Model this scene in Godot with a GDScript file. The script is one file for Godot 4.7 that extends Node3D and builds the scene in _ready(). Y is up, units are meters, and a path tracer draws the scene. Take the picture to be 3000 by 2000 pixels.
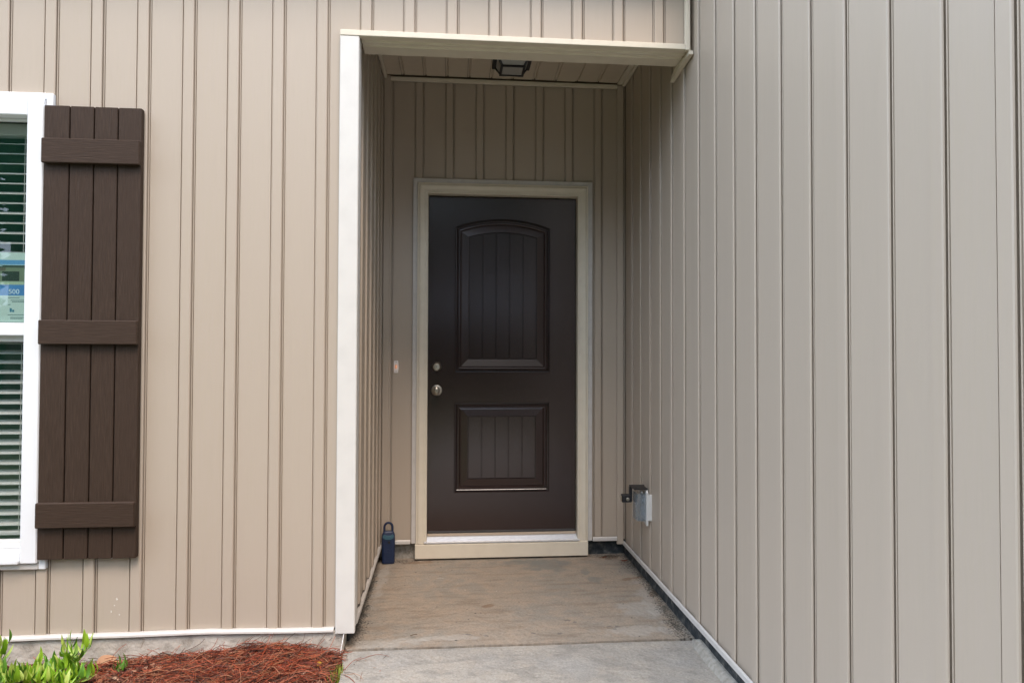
extends Node3D

const PITCH = 0.185
const ZF = 1.199      # flat face of the front wall siding
const XR = 0.858      # flat face of the right-hand wall siding
var M = {}
var rng = RandomNumberGenerator.new()
var house

# ------------------------------------------------------------------ helpers
func lin(r, g, b, a = 1.0):
	var c = Color(r, g, b).linear_to_srgb()
	c.a = a
	return c

func new_st():
	var st = SurfaceTool.new()
	st.begin(Mesh.PRIMITIVE_TRIANGLES)
	return st

func tri(st, a, b, c, hint):
	var n = (b - a).cross(c - a)
	if n.length() < 1e-12: return
	n = n.normalized()
	var flip = n.dot(hint) > 0.0
	if not flip: n = -n
	var l = [a, c, b] if flip else [a, b, c]
	for v in l:
		st.set_normal(n)
		st.set_uv(Vector2(v.x + v.z, v.y))
		st.add_vertex(v)

func quad(st, a, b, c, d, hint):
	tri(st, a, b, c, hint)
	tri(st, a, c, d, hint)

func quad_uv(st, p, uv, n):
	# p: four corners in order, uv: four uvs; face towards n
	var nn = (p[1] - p[0]).cross(p[2] - p[0])
	var idx = [0, 2, 1, 0, 3, 2] if nn.dot(n) > 0.0 else [0, 1, 2, 0, 2, 3]
	for i in idx:
		st.set_normal(n)
		st.set_uv(uv[i])
		st.add_vertex(p[i])

# box from corner a to corner b with chamfered edges
func cbox(st, a, b, c = 0.0, xf = Transform3D()):
	var ctr = (a + b) * 0.5
	var h = (b - a) * 0.5
	c = min(c, min(h.x, min(h.y, h.z)) * 0.9)
	var bs = xf.basis
	var P = func(sx, sy, sz, ax):
		var v = Vector3(sx * h.x, sy * h.y, sz * h.z)
		if ax != 0: v.x -= sx * c
		if ax != 1: v.y -= sy * c
		if ax != 2: v.z -= sz * c
		return xf * (ctr + v)
	for s in [-1.0, 1.0]:
		quad(st, P.call(s, -1, -1, 0), P.call(s, 1, -1, 0), P.call(s, 1, 1, 0), P.call(s, -1, 1, 0), bs * Vector3(s, 0, 0))
		quad(st, P.call(-1, s, -1, 1), P.call(1, s, -1, 1), P.call(1, s, 1, 1), P.call(-1, s, 1, 1), bs * Vector3(0, s, 0))
		quad(st, P.call(-1, -1, s, 2), P.call(1, -1, s, 2), P.call(1, 1, s, 2), P.call(-1, 1, s, 2), bs * Vector3(0, 0, s))
	if c <= 0.0: return
	for s in [-1.0, 1.0]:
		for t in [-1.0, 1.0]:
			quad(st, P.call(-1, s, t, 1), P.call(1, s, t, 1), P.call(1, s, t, 2), P.call(-1, s, t, 2), bs * Vector3(0, s, t))
			quad(st, P.call(s, -1, t, 0), P.call(s, 1, t, 0), P.call(s, 1, t, 2), P.call(s, -1, t, 2), bs * Vector3(s, 0, t))
			quad(st, P.call(s, t, -1, 0), P.call(s, t, 1, 0), P.call(s, t, 1, 1), P.call(s, t, -1, 1), bs * Vector3(s, t, 0))
			for r in [-1.0, 1.0]:
				tri(st, P.call(s, t, r, 0), P.call(s, t, r, 1), P.call(s, t, r, 2), bs * Vector3(s, t, r))

# sweep a closed polygon (u, w) from l0 to l1 along el
func sweep(st, prof, o, eu, ew, el, l0, l1, caps = true):
	var n = prof.size()
	var area = 0.0
	for i in n:
		var p = prof[i]
		var q = prof[(i + 1) % n]
		area += p.x * q.y - q.x * p.y
	var sg = 1.0 if area > 0.0 else -1.0
	for i in n:
		var p = prof[i]
		var q = prof[(i + 1) % n]
		var nn = Vector2(q.y - p.y, -(q.x - p.x)) * sg
		var hint = eu * nn.x + ew * nn.y
		var a = o + eu * p.x + ew * p.y
		var b = o + eu * q.x + ew * q.y
		quad(st, a + el * l0, b + el * l0, b + el * l1, a + el * l1, hint)
	if caps:
		var t = Geometry2D.triangulate_polygon(prof)
		for k in range(0, t.size(), 3):
			for e in [l0, l1]:
				var v = []
				for j in 3:
					var p = prof[t[k + j]]
					v.append(o + eu * p.x + ew * p.y + el * e)
				tri(st, v[0], v[1], v[2], el * (-1.0 if e == l0 else 1.0))

# lathe a profile of (radius, height) round axis from base o, smooth
func lathe(st, prof, o, axis, seg = 20, sq = Vector2.ONE):
	var up = axis.normalized()
	var rx = up.cross(Vector3(0, 1, 0))
	if rx.length() < 0.1: rx = up.cross(Vector3(1, 0, 0))
	rx = rx.normalized()
	var ry = rx.cross(up).normalized()
	for i in prof.size() - 1:
		var p = prof[i]
		var q = prof[i + 1]
		for k in seg:
			var vs = []
			for kk in [k, k + 1]:
				var a = TAU * kk / seg
				var d = rx * cos(a) * sq.x + ry * sin(a) * sq.y
				vs.append([o + up * p.y + d * p.x, o + up * q.y + d * q.x, d])
			var am = TAU * (k + 0.5) / seg
			var dm = rx * cos(am) + ry * sin(am)
			var hint = dm * (q.y - p.y) - up * (q.x - p.x)
			quad(st, vs[0][0], vs[1][0], vs[1][1], vs[0][1], hint)

# tube through points
func tube(st, pts, r, seg = 8, r1 = -1.0):
	if r1 < 0.0: r1 = r
	var rings = []
	for i in pts.size():
		var d = (pts[min(i + 1, pts.size() - 1)] - pts[max(i - 1, 0)]).normalized()
		var a = d.cross(Vector3(0.13, 0.2, 0.97)).normalized()
		var b = d.cross(a).normalized()
		var rr = lerp(r, r1, float(i) / (pts.size() - 1))
		var ring = []
		for k in seg:
			var t = TAU * k / seg
			ring.append(pts[i] + (a * cos(t) + b * sin(t)) * rr)
		rings.append(ring)
	for i in pts.size() - 1:
		for k in seg:
			var k2 = (k + 1) % seg
			quad(st, rings[i][k], rings[i][k2], rings[i + 1][k2], rings[i + 1][k], (rings[i][k] + rings[i][k2]) * 0.5 - pts[i])
	for k in range(1, seg - 1):
		tri(st, rings[0][0], rings[0][k], rings[0][k + 1], pts[0] - pts[1])
		var m = pts.size() - 1
		tri(st, rings[m][0], rings[m][k], rings[m][k + 1], pts[m] - pts[m - 1])

func obj(called, st, m, parent = self):
	var o = MeshInstance3D.new()
	o.name = called
	o.mesh = st if st is Mesh else st.commit()
	if m != null: o.material_override = m
	o.cast_shadow = GeometryInstance3D.SHADOW_CASTING_SETTING_ON
	parent.add_child(o, true)
	return o

func tag(o, label, category, group = ""):
	o.set_meta("label", label)
	o.set_meta("category", category)
	if group != "": o.set_meta("group", group)
	return o

func struct(o):
	o.set_meta("kind", "structure")
	return o

func thing(called, label, category, at = Vector3.ZERO, group = ""):
	var o = Node3D.new()
	o.name = called
	add_child(o, true)
	o.position = at
	return tag(o, label, category, group)

func part_label(o, label):
	o.set_meta("label", label)
	return o

# ------------------------------------------------------------------ textures and materials
func noise(seed_, freq, oct = 3, type = FastNoiseLite.TYPE_SIMPLEX_SMOOTH):
	var n = FastNoiseLite.new()
	n.seed = seed_
	n.frequency = freq
	n.fractal_octaves = oct
	n.noise_type = type
	return n

# tiling colour texture from noise; sx, sy stretch the grain; stops are linear colours
func grain_tex(size, seed_, freq, stops, oct = 4, fine = 0.0, sx = 1.0, sy = 1.0):
	var n = noise(seed_, freq, oct)
	var im = n.get_seamless_image(int(size * sx), int(size * sy), false, false, 0.2, true)
	im.convert(Image.FORMAT_L8)
	im.resize(size, size, Image.INTERPOLATE_BILINEAR)
	var lut = PackedByteArray()
	lut.resize(768)
	for k in 256:
		var v = clamp(k / 255.0, 0.0, 0.999) * (stops.size() - 1)
		var i = int(v)
		var c = stops[i].lerp(stops[min(i + 1, stops.size() - 1)], v - i).linear_to_srgb()
		lut[k * 3] = c.r8
		lut[k * 3 + 1] = c.g8
		lut[k * 3 + 2] = c.b8
	var src = im.get_data()
	var out = PackedByteArray()
	var total = size * size
	out.resize(total * 3)
	var f = int(fine * 255.0)
	var h = seed_ * 7919 + 13
	var o = 0
	for k in total:
		h = (h * 1103515245 + 12345) & 0x7fffffff
		var v = clampi(src[k] + (((h >> 12) & 511) - 255) * f / 255, 0, 255) * 3
		out[o] = lut[v]
		out[o + 1] = lut[v + 1]
		out[o + 2] = lut[v + 2]
		o += 3
	var r = Image.create_from_data(size, size, false, Image.FORMAT_RGB8, out)
	r.generate_mipmaps()
	return ImageTexture.create_from_image(r)

func normal_tex(size, seed_, freq, strength, sx = 1.0, sy = 1.0, oct = 3):
	var n = noise(seed_, freq, oct)
	var im = n.get_seamless_image(int(size * sx), int(size * sy), false, false, 0.2, true)
	im.convert(Image.FORMAT_RGB8)
	im.resize(size, size, Image.INTERPOLATE_BILINEAR)
	im.bump_map_to_normal_map(strength)
	im.generate_mipmaps()
	return ImageTexture.create_from_image(im)

func mat(c, rough, metal = 0.0):
	var m = StandardMaterial3D.new()
	m.albedo_color = c
	m.roughness = rough
	m.metallic = metal
	return m

func tri_mat(tex, rough, scale, ntex = null, nscale = 0.3):
	var m = StandardMaterial3D.new()
	m.albedo_texture = tex
	m.roughness = rough
	m.uv1_triplanar = true
	m.uv1_world_triplanar = true
	m.uv1_scale = scale
	if ntex != null:
		m.normal_enabled = true
		m.normal_texture = ntex
		m.normal_scale = nscale
	return m

func C(r, g, b): return Color(r, g, b)

func vary(c, k): return Color(c.r * k, c.g * k, c.b * k)

func make_materials():
	var tan = C(0.440, 0.372, 0.300)
	var st = grain_tex(256, 11, 0.02, [vary(tan, 0.985), tan, vary(tan, 1.012)], 4, 0.02, 4.0, 1.0)
	var sn = normal_tex(256, 12, 0.06, 1.5, 5.0, 1.0)
	M.siding = tri_mat(st, 0.42, Vector3(3.1, 0.9, 3.1), sn, 0.05)
	var tan2 = C(0.434, 0.366, 0.294)
	var st2 = grain_tex(256, 21, 0.02, [vary(tan2, 0.985), tan2, vary(tan2, 1.012)], 4, 0.02, 4.0, 1.0)
	M.siding_b = tri_mat(st2, 0.45, Vector3(2.7, 0.8, 2.7), sn, 0.05)
	var cream = C(0.68, 0.62, 0.505)
	var ct = grain_tex(256, 31, 0.015, [vary(cream, 0.95), cream, vary(cream, 1.03)], 4, 0.03)
	M.cream = tri_mat(ct, 0.42, Vector3(2.3, 2.3, 2.3))
	M.soffit = tri_mat(grain_tex(256, 37, 0.02, [C(0.60, 0.515, 0.41), C(0.615, 0.53, 0.42), C(0.63, 0.545, 0.435)], 4, 0.02, 1.0, 1.0), 0.42, Vector3(2.3, 2.3, 2.3))
	var wht = C(0.655, 0.64, 0.605)
	var wt = grain_tex(256, 33, 0.015, [vary(wht, 0.95), wht, vary(wht, 1.02)], 4, 0.02)
	M.post = tri_mat(wt, 0.4, Vector3(1.7, 1.7, 1.7))
	M.vinyl_white = mat(lin(0.76, 0.78, 0.80), 0.35)
	M.trim = tri_mat(grain_tex(256, 35, 0.02, [C(0.50, 0.475, 0.445), C(0.56, 0.535, 0.505), C(0.58, 0.56, 0.53)], 4, 0.03), 0.35, Vector3(3, 3, 3))
	M.sheath = mat(lin(0.25, 0.2, 0.15), 0.9)
	var br = C(0.043, 0.0272, 0.0188)
	M.shutter = tri_mat(grain_tex(384, 41, 0.03, [vary(br, 0.8), br, vary(br, 1.12), vary(br, 1.5)], 5, 0.1, 6.0, 1.0), 0.55, Vector3(2.2, 0.8, 2.2), normal_tex(256, 43, 0.05, 3.0, 7.0, 1.0), 0.2)
	M.shutter_b = tri_mat(grain_tex(384, 47, 0.03, [vary(br, 0.8), br, vary(br, 1.15), vary(br, 1.5)], 5, 0.1, 1.0, 6.0), 0.55, Vector3(0.9, 2.4, 0.9), normal_tex(256, 44, 0.05, 3.0, 1.0, 7.0), 0.18)
	M.shutter.metallic_specular = 0.3
	M.shutter_b.metallic_specular = 0.3
	var dr = C(0.0250, 0.0132, 0.0122)
	M.door = tri_mat(grain_tex(384, 51, 0.03, [vary(dr, 0.85), dr, vary(dr, 1.15)], 5, 0.12, 8.0, 1.0), 0.17, Vector3(2.0, 0.7, 2.0), normal_tex(512, 53, 0.05, 3.0, 10.0, 1.0), 0.07)
	M.door.metallic_specular = 0.6
	M.nickel = mat(lin(0.50, 0.46, 0.39), 0.3, 1.0)
	M.nickel_dark = mat(lin(0.10, 0.09, 0.08), 0.4, 1.0)
	M.alum = tri_mat(grain_tex(256, 57, 0.03, [C(0.55, 0.57, 0.6), C(0.7, 0.72, 0.75), C(0.78, 0.8, 0.82)], 4, 0.1, 1.0, 5.0), 0.38, Vector3(3, 9, 9))
	M.alum.metallic = 0.55
	M.wood_strip = mat(lin(0.48, 0.39, 0.30), 0.6)
	M.black = mat(lin(0.012, 0.012, 0.014), 0.45)
	M.frost = mat(lin(0.36, 0.35, 0.33), 0.35)
	M.frost.backlight_enabled = true
	M.frost.backlight = Color(0.3, 0.3, 0.28)
	M.navy = tri_mat(grain_tex(256, 61, 0.03, [C(0.006, 0.014, 0.048), C(0.008, 0.020, 0.062), C(0.013, 0.028, 0.075)], 4, 0.1), 0.5, Vector3(9, 9, 9))
	M.teal = tri_mat(grain_tex(256, 63, 0.06, [C(0.012, 0.045, 0.075), C(0.026, 0.085, 0.125), C(0.05, 0.13, 0.17)], 4, 0.25), 0.6, Vector3(9, 9, 9))
	M.plate = mat(lin(0.60, 0.60, 0.58), 0.4)
	var cl = mat(lin(0.20, 0.27, 0.32, 0.22), 0.05)
	cl.transparency = BaseMaterial3D.TRANSPARENCY_ALPHA
	M.clear = cl
	var gl = mat(lin(0.015, 0.075, 0.05, 0.13), 0.0)
	gl.metallic_specular = 1.0
	gl.transparency = BaseMaterial3D.TRANSPARENCY_ALPHA
	M.glass = gl
	M.slat = mat(lin(0.66, 0.69, 0.66), 0.4)
	M.cord = mat(lin(0.6, 0.62, 0.58), 0.7)
	M.room = mat(lin(0.10, 0.10, 0.09), 0.9)
	M.found = tri_mat(grain_tex(384, 71, 0.012, [C(0.30, 0.27, 0.23), C(0.48, 0.445, 0.39), C(0.56, 0.525, 0.465), C(0.62, 0.58, 0.52)], 5, 0.14), 0.9, Vector3(1.6, 1.6, 1.6), normal_tex(512, 73, 0.04, 6.0), 0.35)
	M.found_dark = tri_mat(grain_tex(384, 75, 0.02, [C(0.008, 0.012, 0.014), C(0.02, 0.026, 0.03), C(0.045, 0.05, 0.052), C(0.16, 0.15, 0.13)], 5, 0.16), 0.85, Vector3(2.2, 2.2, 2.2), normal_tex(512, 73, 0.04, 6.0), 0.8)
	M.lip = tri_mat(grain_tex(256, 77, 0.03, [C(0.20, 0.185, 0.155), C(0.33, 0.31, 0.27), C(0.42, 0.40, 0.36)], 5, 0.12), 0.95, Vector3(4, 4, 4), normal_tex(256, 79, 0.05, 5.0), 0.7)
	M.soil = tri_mat(grain_tex(384, 81, 0.04, [C(0.03, 0.012, 0.007), C(0.07, 0.026, 0.014), C(0.13, 0.05, 0.028)], 4, 0.2), 0.95, Vector3(5, 5, 5))
	M.lawn = tri_mat(grain_tex(384, 83, 0.03, [C(0.035, 0.045, 0.014), C(0.065, 0.080, 0.028), C(0.10, 0.115, 0.045)], 5, 0.2), 0.95, Vector3(0.5, 0.5, 0.5))
	M.bark = tri_mat(grain_tex(256, 85, 0.03, [C(0.05, 0.035, 0.025), C(0.11, 0.085, 0.06)], 4, 0.2), 0.95, Vector3(2, 2, 2))
	M.crown = mat(lin(0.045, 0.07, 0.02), 0.8)
	M.crown.backlight_enabled = true
	M.crown.backlight = Color(0.12, 0.2, 0.04)
	M.roof = tri_mat(grain_tex(256, 87, 0.05, [C(0.03, 0.028, 0.026), C(0.07, 0.065, 0.06)], 4, 0.3), 0.95, Vector3(3, 3, 3))
	M.leafs = []
	for c in [[0.20, 0.38, 0.02], [0.29, 0.47, 0.03], [0.09, 0.22, 0.02], [0.40, 0.50, 0.10]]:
		var m = mat(lin(c[0], c[1], c[2]), 0.4)
		m.backlight_enabled = true
		m.backlight = lin(c[0] * 0.7, c[1] * 0.7, c[2] * 0.5)
		M.leafs.append(m)
	M.stem = mat(lin(0.14, 0.17, 0.04), 0.7)
	M.dry_leaf = mat(lin(0.46, 0.26, 0.15), 0.8)
	M.red_leaf = mat(lin(0.20, 0.05, 0.022), 0.7)
	M.yellow_leaf = mat(lin(0.55, 0.32, 0.03), 0.7)
	M.string = mat(lin(0.75, 0.75, 0.74), 0.7)
	M.fleck = mat(lin(0.66, 0.65, 0.60), 0.8)

# ------------------------------------------------------------------ siding
func siding_profile():
	var p = PackedVector2Array()
	for v in [[0.0, -0.0165], [0.0, 0.0068], [0.0012, 0.0080], [0.0360, 0.0080], [0.0395, 0.0064], [0.0412, 0.0032],
			[0.0350, 0.0026], [0.0350, -0.0085], [0.0450, -0.0085], [0.0453, 0.0006], [0.0462, 0.0012], [0.0480, 0.0012], [0.0488, 0.0004], [0.0490, -0.0070], [0.0522, -0.0070], [0.0526, 0.0],
			[PITCH - 0.0088, 0.0], [PITCH - 0.0085, -0.0075], [PITCH - 0.0052, -0.0075], [PITCH - 0.0048, 0.0], [PITCH - 0.0008, 0.0], [PITCH - 0.0008, -0.0165]]:
		p.append(Vector2(v[0], v[1]))
	return p

# wall: part node; seams at s0 + PITCH * i; u range [ua, ub]; openings [u0, u1, y0, y1]
func siding_wall(wall, o, eu, ew, s0, ua, ub, y0, y1, openings, called = "siding_panel"):
	var prof = siding_profile()
	var i0 = int(floor((ua - s0) / PITCH)) - 1
	var i1 = int(ceil((ub - s0) / PITCH)) + 1
	for i in range(i0, i1 + 1):
		var s = s0 + PITCH * i
		var a = max(s, ua)
		var b = min(s + PITCH, ub)
		if b - a < 0.004: continue
		var cuts = [a, b]
		for op in openings:
			for e in [op[0], op[1]]:
				if e > a + 0.001 and e < b - 0.001: cuts.append(e)
		cuts.sort()
		var lean = rng.randf_range(-0.0008, 0.0008)
		var et = (eu + ew * rng.randf_range(-0.005, 0.005)).normalized()
		for k in cuts.size() - 1:
			var ca = cuts[k]
			var cb = cuts[k + 1]
			var mid = (ca + cb) * 0.5
			var spans = [[y0, y1]]
			for op in openings:
				if mid > op[0] and mid < op[1]:
					var ns = []
					for sp in spans:
						if op[2] > sp[0]: ns.append([sp[0], min(sp[1], op[2])])
						if op[3] < sp[1]: ns.append([max(sp[0], op[3]), sp[1]])
					spans = ns
			if spans.is_empty(): continue
			var polys = [prof]
			if ca > s + 0.0005 or cb < s + PITCH - 0.0005:
				var rc = PackedVector2Array([Vector2(ca - s, -0.02), Vector2(cb - s, -0.02), Vector2(cb - s, 0.03), Vector2(ca - s, 0.03)])
				polys = Geometry2D.intersect_polygons(prof, rc)
			for pg in polys:
				for sp in spans:
					if sp[1] - sp[0] > 0.01:
						var st = new_st()
						sweep(st, pg, o + eu * s + ew * lean, et, ew, Vector3.UP, sp[0], sp[1])
						obj(called, st, M.siding if (i * 7 + 3) % 3 != 0 else M.siding_b, wall)

# J-shaped trim lying along el; h up, outward ew
func j_trim(st, o, eh, ew, el, l0, l1, h = 0.026, out = 0.026, body = 0.0):
	var p = PackedVector2Array([Vector2(0, body), Vector2(0, out - 0.003), Vector2(0.003, out), Vector2(h - 0.006, out - 0.001), Vector2(h, out - 0.006),
		Vector2(h - 0.001, out - 0.009), Vector2(0.004, out - 0.006), Vector2(0.004, body)])
	sweep(st, p, o, eh, ew, el, l0, l1)

func _ready():
	rng.seed = 4217
	# ---- camera
	var cam = Camera3D.new()
	cam.name = "camera"
	cam.position = Vector3(-0.2071, 1.2364, 4.1511)
	cam.rotation = Vector3(0.0199, -0.08513, 0.00313)
	cam.fov = rad_to_deg(2.0 * atan(1000.0 / 1985.1))
	cam.near = 0.05
	cam.far = 400.0
	add_child(cam)
	cam.current = true
	# ---- sky, sun, exposure
	var env = Environment.new()
	var sm = ProceduralSkyMaterial.new()
	sm.sky_top_color = Color(0.855, 0.91, 0.985)
	sm.sky_horizon_color = Color(0.62, 0.665, 0.75)
	sm.sky_curve = 0.22
	sm.ground_bottom_color = Color(0.30, 0.32, 0.24)
	sm.ground_horizon_color = Color(0.6, 0.62, 0.58)
	sm.sun_angle_max = 1.0
	var sky = Sky.new()
	sky.sky_material = sm
	env.background_mode = Environment.BG_SKY
	env.sky = sky
	env.tonemap_mode = Environment.TONE_MAPPER_LINEAR
	env.tonemap_exposure = 4.4
	env.sdfgi_enabled = true
	env.ssao_enabled = true
	env.ssil_enabled = true
	var we = WorldEnvironment.new()
	we.name = "world_environment"
	we.environment = env
	add_child(we)
	var sun = DirectionalLight3D.new()
	sun.name = "sun"
	sun.light_energy = 0.26
	sun.light_angular_distance = 25.0
	sun.light_color = Color(1.0, 0.93, 0.88)
	sun.shadow_enabled = true
	add_child(sun)
	sun.look_at_from_position(Vector3(0.2, 1.65, 1.0) * 10.0, Vector3.ZERO, Vector3.UP)

	make_materials()
	build_ground()
	build_house()
	build_porch_trim()
	build_door()
	build_door_frame()
	build_window()
	build_shutter()
	build_ceiling_light()
	build_doorbell()
	build_lockbox()
	build_outlet()
	build_bed()
	build_plants()
	build_litter()
	build_trees()

# ------------------------------------------------------------------ ground
func smooth(a, b, x): return smoothstep(a, b, x)

func blob(x, z, b, n):
	# b: [cx, cz, rx, rz, turn]; n: noise value roughening the edge
	var dx = x - b[0]
	var dz = z - b[1]
	var c = cos(b[4])
	var s = sin(b[4])
	var u = (dx * c + dz * s) / b[2]
	var v = (-dx * s + dz * c) / b[3]
	return 1.0 - smoothstep(0.55, 1.15, sqrt(u * u + v * v) + n * 0.55)

func concrete_image(x0, z0, w, h, px, kind):
	var iw = int(w / px)
	var ih = int(h / px)
	var big = noise(101, 2.3, 2)
	var mid = noise(102, 9.0, 3)
	var fine = noise(103, 75.0, 2)
	var streak = noise(104, 5.0, 3)
	var r = RandomNumberGenerator.new()
	r.seed = 99
	var col = PackedColorArray()
	col.resize(iw * ih)
	var NM = PackedFloat32Array()
	var NF = PackedFloat32Array()
	NM.resize(iw * ih)
	NF.resize(iw * ih)
	for j in ih:
		var z = z0 + (j + 0.5) * px
		for i in iw:
			var x = x0 + (i + 0.5) * px
			var nb = big.get_noise_2d(x, z)
			var nm = mid.get_noise_2d(x, z)
			var nf = fine.get_noise_2d(x, z)
			var k = j * iw + i
			NM[k] = nm
			NF[k] = nf
			var c
			if kind == 0:
				var ns = streak.get_noise_2d(x * 0.6, z * 3.0)
				c = C(0.272, 0.232, 0.186)
				c = c.lerp(C(0.245, 0.222, 0.188), clamp(0.4 + nb * 1.8 + ns * 0.8, 0.0, 1.0))
				c = c.lerp(C(0.300, 0.238, 0.180), clamp(nm * 0.9 + 0.1, 0.0, 0.5))
				c = c.lerp(C(0.205, 0.160, 0.118), clamp(ns * 1.4 - 0.15, 0.0, 0.6))
			else:
				var ns = streak.get_noise_2d(x * 1.2 + 3.0, z * 2.0)
				c = C(0.325, 0.306, 0.272)
				c = c.lerp(C(0.268, 0.255, 0.231), clamp(0.4 + nb * 1.6, 0.0, 1.0))
				c = c.lerp(C(0.195, 0.188, 0.172), clamp(ns * 1.5 - 0.1, 0.0, 0.5))
				c = c.lerp(C(0.32, 0.285, 0.24), clamp(nm * 0.8, 0.0, 0.4))
				c = c.lerp(C(0.35, 0.342, 0.322), 0.5 * clamp(nb * 2.0 - 0.3, 0.0, 1.0))
			col[k] = vary(c, 1.0 + r.randf_range(-0.12, 0.12) + nf * 0.16 + nm * 0.08)
	if kind == 0:
		var sets = [
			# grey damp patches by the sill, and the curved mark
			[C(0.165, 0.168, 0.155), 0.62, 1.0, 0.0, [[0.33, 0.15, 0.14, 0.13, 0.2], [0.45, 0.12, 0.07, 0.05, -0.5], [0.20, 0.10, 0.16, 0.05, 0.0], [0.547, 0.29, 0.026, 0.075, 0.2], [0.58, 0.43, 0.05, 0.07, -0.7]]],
			# pale cement film
			[C(0.39, 0.37, 0.335), 0.42, 1.5, 0.0, [[-0.50, 1.165, 0.17, 0.045, -0.08], [-0.22, 1.13, 0.14, 0.03, -0.05], [0.66, 1.12, 0.24, 0.05, 0.02], [0.79, 0.72, 0.05, 0.30, 0.1], [-0.60, 0.35, 0.03, 0.4, 0.0], [0.70, 0.86, 0.12, 0.10, 0.3], [-0.283, 0.345, 0.03, 0.008, 0.1]]],
			# rust and mud
			[C(0.17, 0.10, 0.055), 0.6, 1.6, 0.0, [[0.80, 0.42, 0.10, 0.02, -0.3], [0.84, 0.66, 0.025, 0.05, 0.4], [-0.40, 0.06, 0.09, 0.03, 0.0], [-0.033, 0.77, 0.03, 0.025, 0.0], [0.72, 0.05, 0.12, 0.04, 0.0]]],
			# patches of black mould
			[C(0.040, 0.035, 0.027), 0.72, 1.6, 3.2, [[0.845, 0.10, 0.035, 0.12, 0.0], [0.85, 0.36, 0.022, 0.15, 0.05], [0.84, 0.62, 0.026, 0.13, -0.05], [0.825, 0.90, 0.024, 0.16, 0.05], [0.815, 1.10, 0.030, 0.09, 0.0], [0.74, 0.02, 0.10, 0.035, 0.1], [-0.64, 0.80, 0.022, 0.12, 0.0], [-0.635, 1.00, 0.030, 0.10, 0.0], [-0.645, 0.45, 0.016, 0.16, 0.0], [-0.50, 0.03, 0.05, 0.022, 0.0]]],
			# small dark prints
			[C(0.09, 0.088, 0.085), 0.7, 0.0, 1.0, [[0.325, 0.975, 0.022, 0.011, 0.3], [0.36, 1.0, 0.012, 0.009, 0.0], [0.51, 1.06, 0.013, 0.010, 0.0], [0.545, 1.065, 0.014, 0.010, 0.0], [0.527, 1.09, 0.009, 0.008, 0.0], [0.15, 1.11, 0.012, 0.008, 0.4], [0.27, 1.12, 0.011, 0.009, 0.0], [-0.14, 1.10, 0.02, 0.007, 0.4], [-0.06, 1.12, 0.012, 0.006, 0.4]]]]
		for s in sets:
			for b in s[4]:
				var rr = max(b[2], b[3]) * 2.0
				for j in range(max(0, int((b[1] - rr - z0) / px)), min(ih, int((b[1] + rr - z0) / px))):
					for i in range(max(0, int((b[0] - rr - x0) / px)), min(iw, int((b[0] + rr - x0) / px))):
						var k = j * iw + i
						var t = blob(x0 + (i + 0.5) * px, z0 + (j + 0.5) * px, b, NM[k] * s[2] + NF[k] * s[3])
						if t > 0.0: col[k] = col[k].lerp(s[0], s[1] * t)
		var specks = []
		for q in 130: specks.append([r.randf_range(-0.64, 0.84), r.randf_range(-0.02, 1.2), r.randf_range(0.0015, 0.004), r.randf()])
		for q in [[-0.626, 0.367, 0.007, 0.1], [-0.626, 0.728, 0.008, 0.1], [-0.42, 0.24, 0.006, 0.1], [-0.194, 1.155, 0.006, 0.2], [-0.10, 0.86, 0.005, 0.2]]: specks.append(q)
		for q in specks:
			var ci = int((q[0] - x0) / px)
			var cj = int((q[1] - z0) / px)
			var rr = int(ceil(q[2] / px)) + 1
			for j in range(max(0, cj - rr), min(ih, cj + rr + 1)):
				for i in range(max(0, ci - rr), min(iw, ci + rr + 1)):
					if Vector2(i - ci, (j - cj) * 1.3).length() <= q[2] / px: col[j * iw + i] = C(0.02, 0.018, 0.016) if q[3] < 0.75 else C(0.5, 0.47, 0.42)
	var out = PackedByteArray()
	out.resize(iw * ih * 3)
	for k in iw * ih:
		var c = col[k].linear_to_srgb()
		out[k * 3] = clampi(int(c.r * 255.0), 0, 255)
		out[k * 3 + 1] = clampi(int(c.g * 255.0), 0, 255)
		out[k * 3 + 2] = clampi(int(c.b * 255.0), 0, 255)
	var im = Image.create_from_data(iw, ih, false, Image.FORMAT_RGB8, out)
	im.generate_mipmaps()
	return ImageTexture.create_from_image(im)

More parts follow.
